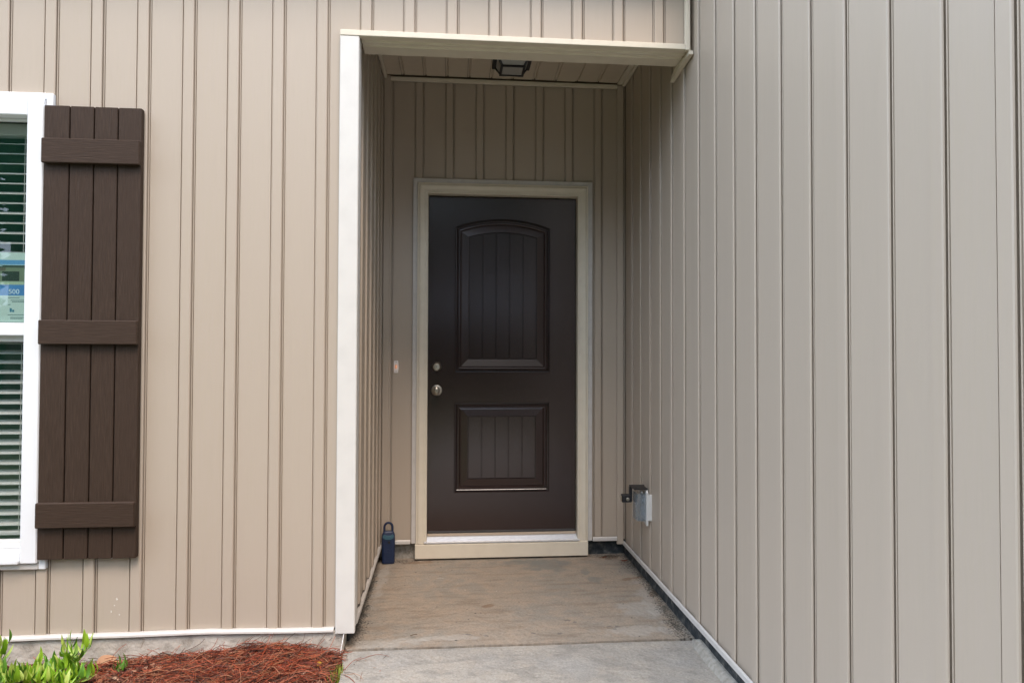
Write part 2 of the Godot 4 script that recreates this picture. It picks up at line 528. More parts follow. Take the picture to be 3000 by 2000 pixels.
# a slab with a textured, slightly uneven top
func slab(called, outline, ytop, ybot, x0, z0, w, h, tex, fall = 0.0, parent = self):
	var st = new_st()
	var t = Geometry2D.triangulate_polygon(outline)
	for k in range(0, t.size(), 3):
		var vs = []
		for j in 3: vs.append(outline[t[k + j]])
		var p = []
		for v in vs: p.append(Vector3(v.x, ytop - fall * v.y, v.y))
		var n = (p[1] - p[0]).cross(p[2] - p[0])
		var idx = [0, 2, 1] if n.y > 0 else [0, 1, 2]
		for i in idx:
			st.set_normal(Vector3.UP)
			st.set_uv(Vector2((p[i].x - x0) / w, (p[i].z - z0) / h))
			st.set_tangent(Plane(1, 0, 0, 1))
			st.add_vertex(p[i])
	var ctr = Vector2.ZERO
	for v in outline: ctr += v / outline.size()
	for i in outline.size():
		var a = outline[i]
		var b = outline[(i + 1) % outline.size()]
		var e = b - a
		var nn = Vector2(e.y, -e.x).normalized()
		if nn.dot((a + b) * 0.5 - ctr) < 0: nn = -nn
		var pa = Vector3(a.x, ytop - fall * a.y, a.y)
		var pb = Vector3(b.x, ytop - fall * b.y, b.y)
		var uva = Vector2((a.x - x0) / w, (a.y - z0) / h)
		var uvb = Vector2((b.x - x0) / w, (b.y - z0) / h)
		var dn = Vector3(0, ybot - ytop, 0)
		var dv = Vector2(0, 0.02)
		var hn = Vector3(nn.x, 0, nn.y)
		var q = [pa, pb, pb + dn, pa + dn]
		var uv = [uva, uvb, uvb + dv, uva + dv]
		var fl = (q[1] - q[0]).cross(q[2] - q[0]).dot(hn) > 0.0
		for k in ([0, 2, 1, 0, 3, 2] if fl else [0, 1, 2, 0, 2, 3]):
			st.set_normal(hn)
			st.set_uv(uv[k])
			st.set_tangent(Plane(e.x / e.length(), 0, e.y / e.length(), 1))
			st.add_vertex(q[k])
	var m = StandardMaterial3D.new()
	m.albedo_texture = tex
	m.roughness = 0.85
	m.normal_enabled = true
	m.normal_texture = normal_tex(512, 105, 0.09, 3.0)
	m.normal_scale = 0.5
	return obj(called, st, m, parent)

func build_ground():
	var st = new_st()
	quad(st, Vector3(-120, -0.16, -120), Vector3(120, -0.16, -120), Vector3(120, -0.16, 120), Vector3(-120, -0.16, 120), Vector3.UP)
	tag(struct(obj("lawn", st, M.lawn)), "mown green lawn spreading in front of the house", "lawn")
	# porch slab
	var rz = RandomNumberGenerator.new()
	rz.seed = 3
	var ol = PackedVector2Array([Vector2(-0.70, -0.25), Vector2(0.92, -0.25), Vector2(0.92, 1.0)])
	for k in 18:
		var t = float(k) / 17.0
		ol.append(Vector2(lerp(0.875, -0.655, t), 1.214 + rz.randf_range(-0.0035, 0.0035)))
	ol.append(Vector2(-0.70, 1.1))
	var tex = concrete_image(-0.72, -0.27, 1.66, 1.52, 0.0026, 0)
	var ps = slab("porch_slab", ol, 0.0, -0.16, -0.72, -0.27, 1.66, 1.52, tex, 0.008)
	tag(struct(ps), "stained tan concrete porch slab under the door", "porch floor")
	# walkway with its chipped edge by the wall
	var wl = PackedVector2Array()
	for k in 18:
		var t = float(k) / 17.0
		wl.append(Vector2(lerp(-0.665, 0.838, t), 1.222 + rz.randf_range(-0.003, 0.003)))
	for v in [[0.870, 1.225], [0.870, 3.9], [0.88, 6.5], [-0.63, 6.5], [-0.632, 1.75], [-0.640, 1.5], [-0.648, 1.36], [-0.662, 1.28]]:
		wl.append(Vector2(v[0], v[1]))
	var tex2 = concrete_image(-0.72, 1.18, 1.68, 1.30, 0.0032, 1)
	var ww = slab("walkway", wl, -0.016, -0.16, -0.72, 1.18, 1.68, 1.30, tex2)
	tag(struct(ww), "light grey concrete walkway leading up to the porch slab", "walkway")

	var st2 = new_st()
	var rl = RandomNumberGenerator.new()
	rl.seed = 21
	var rows = []
	var ln = noise(61, 1.6, 1)
	for k in 90:
		var z = 1.225 + 0.024 * k
		var t = smoothstep(1.22, 1.30, z)
		var w = 0.024 * t + 0.012 * ln.get_noise_2d(z, 0.0) * t
		var hh = -0.014 + 0.028 * t + 0.008 * ln.get_noise_2d(z, 5.0)
		rows.append([Vector3(0.838 - w * 0.9, -0.02, z), Vector3(0.840 - w * 0.4, hh - 0.008, z), Vector3(0.848, hh, z), Vector3(0.866, hh + 0.001, z)])
	for k in rows.size() - 1:
		for i in 3: quad(st2, rows[k][i], rows[k][i + 1], rows[k + 1][i + 1], rows[k + 1][i], Vector3(-0.4, 1, 0))
	tri(st2, rows[0][0], rows[0][1], rows[0][2], Vector3(0, 0, -1))
	tri(st2, rows[0][0], rows[0][2], rows[0][3], Vector3(0, 0, -1))
	tag(struct(obj("cement_lip", st2, M.lip)), "rough raised cement lip between walkway and side wall", "kerb")

# ------------------------------------------------------------------ house shell
func build_house():
	house = thing("house", "tan vinyl sided house with recessed entry porch", "house")
	var st
	# front wall: sheathing boxes round the porch opening and the window
	st = new_st()
	var zb = 1.045
	var zt = ZF - 0.018
	cbox(st, Vector3(-3.2, -0.16, zb), Vector3(-2.80, 3.0, zt))
	cbox(st, Vector3(-2.80, -0.16, zb), Vector3(-1.955, 0.40, zt))
	cbox(st, Vector3(-2.80, 2.25, zb), Vector3(-1.955, 3.0, zt))
	cbox(st, Vector3(-1.955, -0.16, zb), Vector3(-0.67, 3.0, zt))
	cbox(st, Vector3(-0.67, 2.625, zb), Vector3(0.875, 3.0, zt))
	var fw = part_label(obj("front_wall", st, M.sheath, house), "tan board and batten front wall")
	siding_wall(fw, Vector3(0, 0, ZF), Vector3(1, 0, 0), Vector3(0, 0, 1), -1.35243, -3.2, 0.85, 0.079, 2.985,
		[[-0.655, 0.9, -1.0, 2.62], [-2.80, -1.955, 0.40, 2.25]])
	# entry wall behind the porch
	st = new_st()
	cbox(st, Vector3(-0.70, 0.1, -0.15), Vector3(-0.42, 3.0, -0.0245))
	cbox(st, Vector3(0.60, 0.1, -0.15), Vector3(0.90, 3.0, -0.0245))
	cbox(st, Vector3(-0.42, 2.27, -0.15), Vector3(0.60, 3.0, -0.0245))
	cbox(st, Vector3(-0.42, -0.16, -0.15), Vector3(0.60, 0.06, -0.05))
	cbox(st, Vector3(-0.5, 0.0, -0.30), Vector3(0.7, 2.4, -0.16))
	var ew = part_label(obj("entry_wall", st, M.sheath, house), "tan board and batten wall round the front door")
	siding_wall(ew, Vector3(0, 0, -0.006), Vector3(1, 0, 0), Vector3(0, 0, 1), -0.4457, -0.648, 0.855, 0.098, 2.935,
		[[-0.425, 0.605, -1.0, 2.28]])
	# right-hand wall
	st = new_st()
	cbox(st, Vector3(XR + 0.018, 0.071, -0.2), Vector3(XR + 0.12, 3.1, 3.95))
	var sw = part_label(obj("side_wall", st, M.sheath, house), "long tan board and batten wall of the projecting wing")
	siding_wall(sw, Vector3(XR, 0, 0), Vector3(0, 0, 1), Vector3(-1, 0, 0), -0.044, 0.008, 3.95, 0.070, 3.1, [])
	# left wall of the porch recess
	st = new_st()
	cbox(st, Vector3(-0.80, 0.095, -0.15), Vector3(-0.669, 3.0, 1.14))
	var lw = part_label(obj("recess_wall", st, M.sheath, house), "tan board and batten wall inside the porch")
	var ang = 0.008
	siding_wall(lw, Vector3(-0.650, 0, 0), Vector3(sin(-ang), 0, -cos(ang)), Vector3(cos(ang), 0, -sin(ang)), -0.965, -1.150, -0.006, 0.090, 2.935, [])
	# foundation strips
	st = new_st()
	cbox(st, Vector3(-3.2, -0.3, 1.03), Vector3(-0.668, 0.0685, ZF + 0.013), 0.004)
	part_label(obj("foundation", st, M.found, house), "grey cement foundation under the front wall")
	st = new_st()
	cbox(st, Vector3(0.857, -0.3, -0.14), Vector3(1.0, 0.0632, 3.95), 0.004)
	part_label(obj("foundation", st, M.found_dark, house), "blackened mouldy foundation under the side wall")
	st = new_st()
	cbox(st, Vector3(-0.66, -0.3, -0.2), Vector3(-0.41, 0.0955, -0.03), 0.004)
	part_label(obj("foundation", st, M.lip, house), "grimy grey foundation behind the lockbox")
	st = new_st()
	cbox(st, Vector3(-0.409, -0.3, -0.2), Vector3(0.8565, 0.0915, -0.03), 0.004)
	part_label(obj("foundation", st, M.found_dark, house), "dark mouldy foundation under the entry wall")
	st = new_st()
	cbox(st, Vector3(-0.80, -0.3, -0.15), Vector3(-0.657, 0.068, 1.13), 0.004)
	obj("foundation", st, M.found_dark, house)
	# eave and roof above the front wall
	st = new_st()
	cbox(st, Vector3(-3.4, 2.99, 1.05), Vector3(XR - 0.004, 3.02, 1.31))
	cbox(st, Vector3(-3.4, 2.97, 1.311), Vector3(XR - 0.004, 3.14, 1.33), 0.003)
	obj("eave", st, M.trim, house)
	st = new_st()
	var rp = PackedVector2Array([Vector2(1.35, 3.145), Vector2(1.35, 3.175), Vector2(-3.0, 5.4), Vector2(-3.0, 3.025), Vector2(1.05, 3.025)])
	sweep(st, rp, Vector3.ZERO, Vector3(0, 0, 1), Vector3(0, 1, 0), Vector3(1, 0, 0), -3.45, XR - 0.006)
	obj("roof", st, M.roof, house)
	st = new_st()
	cbox(st, Vector3(XR - 0.03, 3.105, -3.0), Vector3(5.2, 3.15, 4.1))
	cbox(st, Vector3(XR + 0.13, -0.16, 3.80), Vector3(5.0, 3.1, 3.94))
	obj("wing", st, M.sheath, house)
	# dark room behind the window
	st = new_st()
	var a = Vector3(-3.1, 0.0, -1.2)
	var b = Vector3(-1.4, 2.6, 1.044)
	cbox(st, a, Vector3(b.x, a.y + 0.02, b.z))
	cbox(st, Vector3(a.x, b.y - 0.02, a.z), b)
	cbox(st, Vector3(a.x, a.y + 0.02, a.z), Vector3(b.x, b.y - 0.02, a.z + 0.02))
	cbox(st, Vector3(a.x, a.y + 0.02, a.z + 0.02), Vector3(a.x + 0.02, b.y - 0.02, b.z))
	cbox(st, Vector3(b.x - 0.02, a.y + 0.02, a.z + 0.02), Vector3(b.x, b.y - 0.02, b.z))
	part_label(obj("room", st, M.room, house), "dim room behind the window")
	# chalky flecks on the front wall
	for f in [[-1.594, 0.222, 0.007, 0.011], [-1.603, 0.196, 0.006, 0.004], [-1.615, 0.171, 0.006, 0.010], [-1.583, 0.158, 0.005, 0.006]]:
		st = new_st()
		var n = 11
		for k in n:
			var pts = []
			for kk in [k, (k + 1) % n]:
				var rr = 0.65 + 0.35 * sin(kk * 2.7 + f[1] * 90.0)
				pts.append(Vector3(f[0] + cos(TAU * kk / n) * f[2] * rr, f[1] + sin(TAU * kk / n) * f[3] * rr, ZF))
			var cz = Vector3(f[0], f[1], ZF + 0.0012)
			tri(st, cz, pts[0], pts[1], Vector3(0, 0, 1))
		obj("chalky_fleck", st, M.fleck, fw)

# ------------------------------------------------------------------ trim of the porch and walls
func build_porch_trim():
	var st
	# starter trim along the foot of the front wall, gently wavy
	st = new_st()
	var prof = [Vector2(0, 0.002), Vector2(0, 0.024), Vector2(0.003, 0.027), Vector2(0.010, 0.026), Vector2(0.016, 0.020), Vector2(0.0165, 0.002)]
	var wave = func(x): return 0.0022 * sin(x * 4.1 + 0.7) + 0.0014 * sin(x * 9.3) + (0.0015 if x < -1.2 else 0.0)
	var N = 60
	for k in N:
		var xa = lerp(-3.2, -0.708, float(k) / N)
		var xb = lerp(-3.2, -0.708, float(k + 1) / N)
		for i in prof.size():
			var p = prof[i]
			var q = prof[(i + 1) % prof.size()]
			var nn = Vector2(q.y - p.y, -(q.x - p.x))
			var ya = 0.0695 + wave.call(xa)
			var yb = 0.0695 + wave.call(xb)
			quad(st, Vector3(xa, ya + p.x, ZF + p.y), Vector3(xa, ya + q.x, ZF + q.y), Vector3(xb, yb + q.x, ZF + q.y), Vector3(xb, yb + p.x, ZF + p.y), Vector3(0, -nn.x, -nn.y))
	part_label(obj("starter_trim", st, M.trim, house), "pale wavy trim strip along the foot of the front wall")
	# entry wall foot
	st = new_st()
	j_trim(st, Vector3(0, 0.096, -0.006), Vector3.UP, Vector3(0, 0, 1), Vector3(1, 0, 0), -0.61, -0.466)
	obj("starter_trim", st, M.trim, house)
	st = new_st()
	j_trim(st, Vector3(0, 0.092, -0.006), Vector3.UP, Vector3(0, 0, 1), Vector3(1, 0, 0), 0.650, 0.80)
	obj("starter_trim", st, M.trim, house)
	# side wall foot
	st = new_st()
	j_trim(st, Vector3(XR, 0.0635, 0), Vector3.UP, Vector3(-1, 0, 0), Vector3(0, 0, 1), 0.01, 3.95, 0.027, 0.020)
	part_label(obj("starter_trim", st, M.trim, house), "pale trim strip along the foot of the side wall")
	# recess wall foot, sagging a little to the front
	st = new_st()
	var d = Vector3(0.010, -0.022, 1.14).normalized()
	j_trim(st, Vector3(-0.652, 0.090, 0.0), Vector3.UP, Vector3(1, 0, 0), d, 0.01, 1.142, 0.022, 0.022)
	obj("starter_trim", st, M.trim, house)
	# corner trims
	st = new_st()
	cbox(st, Vector3(-0.6385, 0.080, -0.004), Vector3(-0.600, 2.935, 0.014), 0.002)
	obj("corner_trim", st, M.siding, house)
	st = new_st()
	cbox(st, Vector3(0.802, 0.070, -0.004), Vector3(0.842, 2.925, 0.014), 0.002)
	obj("corner_trim", st, M.siding, house)
	# white corner post
	st = new_st()
	cbox(st, Vector3(-0.7005, 0.061, ZF - 0.002), Vector3(-0.6205, 2.6015, 1.227), 0.0025)
	cbox(st, Vector3(-0.6335, 0.083, 1.152), Vector3(-0.6195, 2.6015, 1.2245), 0.002)
	part_label(obj("corner_post", st, M.post, house), "white trim post at the corner of the porch")
	# header over the porch
	st = new_st()
	cbox(st, Vector3(-0.7005, 2.603, 1.1985), Vector3(0.8165, 2.628, 1.228), 0.002)
	var hp = PackedVector2Array([Vector2(1.198, 2.627), Vector2(1.198, 2.616), Vector2(1.159, 2.6155), Vector2(1.156, 2.607), Vector2(1.149, 2.607), Vector2(1.146, 2.613), Vector2(1.122, 2.612),
		Vector2(1.120, 2.605), Vector2(1.040, 2.606), Vector2(1.036, 2.610), Vector2(1.036, 2.935), Vector2(1.044, 2.935), Vector2(1.044, 2.627)])
	sweep(st, hp, Vector3.ZERO, Vector3(0, 0, 1), Vector3(0, 1, 0), Vector3(1, 0, 0), -0.6185, 0.8525)
	part_label(obj("header_trim", st, M.cream, house), "cream boxed header over the porch opening")
	# trim where the front wall meets the side wall
	st = new_st()
	cbox(st, Vector3(0.8175, 2.600, 1.205), Vector3(0.838, 2.985, 1.230), 0.002)
	obj("corner_trim", st, M.cream, house)
	st = new_st()
	var tp = PackedVector2Array([Vector2(1.229, 2.599), Vector2(1.229, 2.582), Vector2(0.965, 2.560), Vector2(0.985, 2.586), Vector2(1.03, 2.600)])
	sweep(st, tp, Vector3.ZERO, Vector3(0, 0, 1), Vector3(0, 1, 0), Vector3(1, 0, 0), 0.832, 0.8515)
	obj("end_trim", st, M.cream, house)
	# porch ceiling
	st = new_st()
	cbox(st, Vector3(-0.66, 2.952, -0.016), Vector3(0.873, 2.99, 1.044))
	var pc = part_label(obj("porch_ceiling", st, M.sheath, house), "tan grooved porch ceiling")
	var sp = PackedVector2Array([Vector2(0.002, 0.010), Vector2(0.002, -0.004), Vector2(0.010, -0.004), Vector2(0.013, 0.003), Vector2(0.017, 0.003), Vector2(0.020, -0.006), Vector2(0.1325, -0.006), Vector2(0.1325, 0.010)])
	for i in range(-1, 11):
		var x0 = -0.534 + 0.1333 * i
		var xa = max(x0, -0.648)
		var xb = min(x0 + 0.1333, 0.862)
		if xb - xa < 0.01: continue
		var pg = sp
		if xa > x0 or xb < x0 + 0.1333:
			pg = Geometry2D.intersect_polygons(sp, PackedVector2Array([Vector2(xa - x0, -0.03), Vector2(xb - x0, -0.03), Vector2(xb - x0, 0.03), Vector2(xa - x0, 0.03)]))[0]
		st = new_st()
		sweep(st, pg, Vector3(x0, 2.940 + rng.randf_range(-0.0015, 0.0015), 0), Vector3(1, 0, 0), Vector3(0, 1, 0), Vector3(0, 0, 1), 0.026, 1.034)
		obj("ceiling_panel", st, M.soffit, pc)
	st = new_st()
	cbox(st, Vector3(-0.600, 2.902, 0.007), Vector3(0.802, 2.926, 0.022), 0.002)
	obj("ceiling_trim", st, M.cream, house)
	st = new_st()
	cbox(st, Vector3(0.832, 2.918, 0.015), Vector3(0.8525, 2.9335, 1.034), 0.002)
	cbox(st, Vector3(0.800, 2.925, 0.023), Vector3(0.8315, 2.9335, 1.034), 0.002)
	obj("ceiling_trim", st, M.cream, house)
	st = new_st()
	cbox(st, Vector3(-0.6385, 2.915, 0.015), Vector3(-0.620, 2.9335, 1.034), 0.002)
	obj("ceiling_trim", st, M.cream, house)

# ------------------------------------------------------------------ door
func outline(x0, x1, y0, y1, rise, d, n = 22):
	# closed outline, inset by d, the top a shallow arch of the given rise (0: straight)
	var p = []
	p.append(Vector2(x0 + d, y0 + d))
	p.append(Vector2(x1 - d, y0 + d))
	var half = (x1 - x0) * 0.5
	for k in n + 1:
		var x = lerp(x1 - d, x0 + d, float(k) / n)
		var y = y1 - d
		if rise > 0.0:
			var R = (half * half + rise * rise) / (2.0 * rise)
			var dx = x - (x0 + x1) * 0.5
			y = y1 + rise - R + sqrt((R - d) * (R - d) - dx * dx)
		p.append(Vector2(x, y))
	return p

func build_door():
	var D = thing("front_door", "dark brown two panel front door with arched plank panel", "door", Vector3(0.09, 0.145, -0.035))
	var off = D.position
	var xl = -0.368
	var xr = 0.549
	var yb = 0.145
	var yt = 2.212
	var zf = -0.035
	var U = [-0.2055, 0.3890, 1.1255, 2.027, 0.055]
	var L = [-0.2075, 0.3850, 0.389, 0.944, 0.0]
	var st = new_st()
	var o3 = func(x, y, z): return Vector3(x, y, z) - off
	var F = Vector3(0, 0, 1)
	var rect = func(a, b, c, d): quad(st, o3.call(a, c, zf), o3.call(b, c, zf), o3.call(b, d, zf), o3.call(a, d, zf), F)
	rect.call(xl, -0.2075, yb, yt)
	rect.call(0.389, xr, yb, yt)
	rect.call(-0.2075, 0.389, yb, 0.389)
	rect.call(0.385, 0.389, 0.389, 0.944)
	rect.call(-0.2075, 0.389, 0.944, 1.1255)
	rect.call(-0.2075, -0.2055, 1.1255, 2.027)
	rect.call(-0.2075, -0.2055, 2.027, yt)
	var ou = outline(U[0], U[1], U[2], U[3], U[4], 0.0)
	for k in range(2, ou.size() - 1):
		quad(st, o3.call(ou[k].x, ou[k].y, zf), o3.call(ou[k + 1].x, ou[k + 1].y, zf), o3.call(ou[k + 1].x, yt, zf), o3.call(ou[k].x, yt, zf), F)
	# edges and back
	var zk = zf - 0.044
	quad(st, o3.call(xl, yb, zf), o3.call(xl, yt, zf), o3.call(xl, yt, zk), o3.call(xl, yb, zk), Vector3(-1, 0, 0))
	quad(st, o3.call(xr, yb, zf), o3.call(xr, yt, zf), o3.call(xr, yt, zk), o3.call(xr, yb, zk), Vector3(1, 0, 0))
	quad(st, o3.call(xl, yt, zf), o3.call(xr, yt, zf), o3.call(xr, yt, zk), o3.call(xl, yt, zk), Vector3(0, 1, 0))
	quad(st, o3.call(xl, yb, zf), o3.call(xr, yb, zf), o3.call(xr, yb, zk), o3.call(xl, yb, zk), Vector3(0, -1, 0))
	quad(st, o3.call(xl, yb, zk), o3.call(xr, yb, zk), o3.call(xr, yt, zk), o3.call(xl, yt, zk), Vector3(0, 0, -1))
	obj("slab", st, M.door, D)
	var prof = [[0.0, 0.0], [0.0015, 0.0022], [0.004, 0.0022], [0.0055, -0.001], [0.0075, -0.014], [0.0115, -0.0145], [0.0140, -0.0075], [0.0165, -0.0045], [0.0190, -0.0060],
		[0.0215, -0.0115], [0.0240, -0.0115], [0.0265, -0.0065], [0.0330, -0.0055], [0.0360, -0.0085], [0.0385, -0.0130], [0.0415, -0.0120], [0.0420, -0.0100], [0.0830, -0.0030], [0.0845, -0.0032], [0.0858, -0.0105], [0.0870, -0.0108]]
	for pn in [U, L]:
		st = new_st()
		var rings = []
		for q in prof:
			var ring = []
			for v in outline(pn[0], pn[1], pn[2], pn[3], pn[4], q[0]): ring.append(o3.call(v.x, v.y, zf + q[1]))
			rings.append(ring)
		for i in rings.size() - 1:
			var m = rings[i].size()
			for k in m:
				var k2 = (k + 1) % m
				quad(st, rings[i][k], rings[i][k2], rings[i + 1][k2], rings[i + 1][k], F)
		# back plate behind the planks
		var last = rings[rings.size() - 1]
		var ctr = Vector3.ZERO
		for v in last: ctr += v / last.size()
		for k in last.size(): tri(st, ctr, last[k], last[(k + 1) % last.size()], F)
		var pm = obj("panel", st, M.door, D)
		part_label(pm, "arched upper door panel" if pn[4] > 0.0 else "square lower door panel")
		var e = 0.0880
		var wa = pn[0] + e
		var wb = pn[1] - e
		for j in 5:
			var pa = lerp(wa, wb, j / 5.0) + 0.0028
			var pb = lerp(wa, wb, (j + 1) / 5.0) - 0.0028
			st = new_st()
			var half = (pn[1] - pn[0]) * 0.5
			var top = []
			for k in 7:
				var x = lerp(pa, pb, k / 6.0)
				var y = pn[3] - e
				if pn[4] > 0.0:
					var R = (half * half + pn[4] * pn[4]) / (2.0 * pn[4])
					var dx = x - (pn[0] + pn[1]) * 0.5
					y = pn[3] + pn[4] - R + sqrt((R - e) * (R - e) - dx * dx)
				top.append(Vector2(x, y))
			var yb2 = pn[2] + e
			var zp = zf - 0.0026
			var c = 0.0014
			var front = [Vector2(pb - c, yb2 + c), Vector2(pa + c, yb2 + c)]
			var back = [Vector2(pb, yb2), Vector2(pa, yb2)]
			for k in top.size():
				back.append(top[k])
				front.append(Vector2(clamp(top[k].x, pa + c, pb - c), top[k].y - c))
			var m = front.size()
			for k in range(1, m - 1): tri(st, o3.call(front[0].x, front[0].y, zp), o3.call(front[k].x, front[k].y, zp), o3.call(front[k + 1].x, front[k + 1].y, zp), F)
			for k in m:
				var k2 = (k + 1) % m
				var mid = (back[k] + back[k2]) * 0.5 - Vector2((pa + pb) * 0.5, (pn[2] + pn[3]) * 0.5)
				var hint = Vector3(mid.x, mid.y * 0.1, 0.05)
				if k == 0: hint = Vector3(0, -1, 0.5)
				elif k >= 2 and k < m - 1: hint = Vector3(0, 1, 0.5)
				elif k == 1: hint = Vector3(-1, 0, 0.5)
				else: hint = Vector3(1, 0, 0.5)
				quad(st, o3.call(front[k].x, front[k].y, zp), o3.call(front[k2].x, front[k2].y, zp), o3.call(back[k2].x, back[k2].y, zp - c), o3.call(back[k].x, back[k].y, zp - c), hint)
				quad(st, o3.call(back[k].x, back[k].y, zp - c), o3.call(back[k2].x, back[k2].y, zp - c), o3.call(back[k2].x, back[k2].y, zp - 0.007), o3.call(back[k].x, back[k].y, zp - 0.007), Vector3(hint.x, hint.y, 0))
			obj("plank", st, M.door, pm)
	# sweep strip at the foot
	st = new_st()
	cbox(st, o3.call(xl + 0.006, 0.147, zf + 0.0005), o3.call(xr - 0.004, 0.160, zf + 0.006), 0.002)
	obj("door_sweep", st, mat(lin(0.045, 0.045, 0.047), 0.5), D)
	# deadbolt
	var kb = o3.call(-0.3135, 1.163, zf)
	st = new_st()
	lathe(st, [Vector2(0.0305, 0.0), Vector2(0.0305, 0.004), Vector2(0.029, 0.008), Vector2(0.0225, 0.022), Vector2(0.021, 0.0235), Vector2(0.0195, 0.0225), Vector2(0.0185, 0.0215)], kb, F, 28)
	var db = obj("deadbolt", st, M.nickel, D)
	st = new_st()
	lathe(st, [Vector2(0.0185, 0.0215), Vector2(0.0165, 0.0225), Vector2(0.012, 0.0228), Vector2(0.0115, 0.0242), Vector2(0.0, 0.0246)], kb, F, 28)
	obj("lock_cylinder", st, M.nickel, db)
	st = new_st()
	cbox(st, kb + Vector3(-0.0012, -0.005, 0.0242), kb + Vector3(0.0012, 0.005, 0.0252))
	obj("keyhole", st, M.nickel_dark, db)
	# knob
	kb = o3.call(-0.3130, 1.018, zf)
	st = new_st()
	lathe(st, [Vector2(0.0335, 0.0), Vector2(0.0335, 0.003), Vector2(0.031, 0.007), Vector2(0.024, 0.0095), Vector2(0.016, 0.0105), Vector2(0.0125, 0.013), Vector2(0.0115, 0.028)], kb, F, 30)
	var kn = obj("knob", st, M.nickel, D)
	st = new_st()
	lathe(st, [Vector2(0.0115, 0.028), Vector2(0.016, 0.031), Vector2(0.025, 0.039), Vector2(0.0285, 0.048), Vector2(0.027, 0.057), Vector2(0.021, 0.064), Vector2(0.013, 0.0675), Vector2(0.0115, 0.0680)], kb, F, 30, Vector2(0.72, 1.06))
	obj("grip", st, M.nickel, kn)
	st = new_st()
	lathe(st, [Vector2(0.0115, 0.0655), Vector2(0.0100, 0.0700), Vector2(0.0088, 0.0690), Vector2(0.0, 0.0690)], kb, F, 24)
	obj("lock_cylinder", st, M.nickel, kn)
	st = new_st()
	cbox(st, kb + Vector3(-0.001, -0.0045, 0.0688), kb + Vector3(0.001, 0.0045, 0.0698))
	obj("keyhole", st, M.nickel_dark, kn)

func build_door_frame():
	var T = thing("door_frame", "cream moulded frame and sill round the brown front door", "door frame")
	# profile from the outer edge inwards: (inset, z)
	var casing = [[0.0275, -0.004], [0.0275, 0.019], [0.029, 0.0205], [0.036, 0.0205], [0.042, 0.0255], [0.049, 0.0262], [0.056, 0.0235], [0.066, 0.0200], [0.0780, 0.0190], [0.0785, 0.0150], [0.0805, 0.0150], [0.0810, 0.0178], [0.0900, 0.0178], [0.0925, 0.0160], [0.0925, -0.048]]
	var chan = [[0.0, -0.004], [0.0, 0.010], [0.002, 0.0125], [0.012, 0.0125], [0.0125, 0.0135], [0.025, 0.0140], [0.026, 0.0125], [0.026, -0.004]]
	var xl = -0.4605
	var xr = 0.6460
	var yt = 2.312
	for def in [["casing", casing, M.cream, 0.099], ["outer_channel", chan, M.trim, 0.100]]:
		for side in 3:
			var st = new_st()
			var pr = def[1]
			for i in pr.size() - 1:
				var p = pr[i]
				var q = pr[i + 1]
				var a
				var b
				var c
				var d
				var nn = Vector2(-(q[1] - p[1]), q[0] - p[0])
				var hint
				if side == 0:
					a = Vector3(xl + p[0], def[3], p[1])
					b = Vector3(xl + q[0], def[3], q[1])
					c = Vector3(xl + q[0], yt - q[0], q[1])
					d = Vector3(xl + p[0], yt - p[0], p[1])
					hint = Vector3(nn.x, 0, nn.y)
				elif side == 1:
					a = Vector3(xr - p[0], def[3] - 0.004, p[1])
					b = Vector3(xr - q[0], def[3] - 0.004, q[1])
					c = Vector3(xr - q[0], yt - q[0], q[1])
					d = Vector3(xr - p[0], yt - p[0], p[1])
					hint = Vector3(-nn.x, 0, nn.y)
				else:
					a = Vector3(xl + p[0], yt - p[0], p[1])
					b = Vector3(xl + q[0], yt - q[0], q[1])
					c = Vector3(xr - q[0], yt - q[0], q[1])
					d = Vector3(xr - p[0], yt - p[0], p[1])
					hint = Vector3(0, -nn.x, nn.y)
				quad(st, a, b, c, d, hint)
			obj(def[0], st, def[2], T)
	# jamb stops and dark weatherstrip behind the casing
	var st = new_st()
	cbox(st, Vector3(-0.3695, 0.13, -0.100), Vector3(-0.366, 2.218, -0.0805))
	cbox(st, Vector3(0.548, 0.13, -0.100), Vector3(0.5535, 2.218, -0.0805))
	obj("weatherstrip", st, M.black, T)
	# aluminium threshold, sloping and ribbed
	st = new_st()
	var tp = PackedVector2Array([Vector2(-0.08, 0.060), Vector2(-0.08, 0.128), Vector2(-0.034, 0.128), Vector2(-0.031, 0.126)])
	for k in 9:
		var z = lerp(-0.028, 0.022, k / 9.0)
		var y = lerp(0.1255, 0.1115, k / 9.0)
		tp.append(Vector2(z, y))
		tp.append(Vector2(z + 0.0020, y - 0.0006))
		tp.append(Vector2(z + 0.0027, y - 0.0024))
		tp.append(Vector2(z + 0.0046, y - 0.0029))
	for v in [[0.0235, 0.1105], [0.030, 0.1100], [0.0315, 0.1085], [0.0315, 0.101], [0.020, 0.100], [0.018, 0.060]]: tp.append(Vector2(v[0], v[1]))
	sweep(st, tp, Vector3.ZERO, Vector3(0, 0, 1), Vector3(0, 1, 0), Vector3(1, 0, 0), -0.3675, 0.5530)
	cbox(st, Vector3(-0.3845, 0.1015, 0.0185), Vector3(-0.3677, 0.1100, 0.0300), 0.001)
	cbox(st, Vector3(0.5532, 0.1010, 0.0185), Vector3(0.5650, 0.1100, 0.0300), 0.001)
	part_label(obj("threshold", st, M.alum, T), "ribbed aluminium threshold under the door")
	st = new_st()
	cbox(st, Vector3(-0.366, 0.1285, -0.060), Vector3(0.5515, 0.1450, -0.031), 0.002)
	obj("sill_strip", st, M.wood_strip, T)
	# painted board under the sill
	st = new_st()
	cbox(st, Vector3(-0.4365, 0.0115, -0.028), Vector3(0.6165, 0.0965, 0.034), 0.002)
	part_label(obj("kick_board", st, M.cream, T), "plain cream board under the threshold")

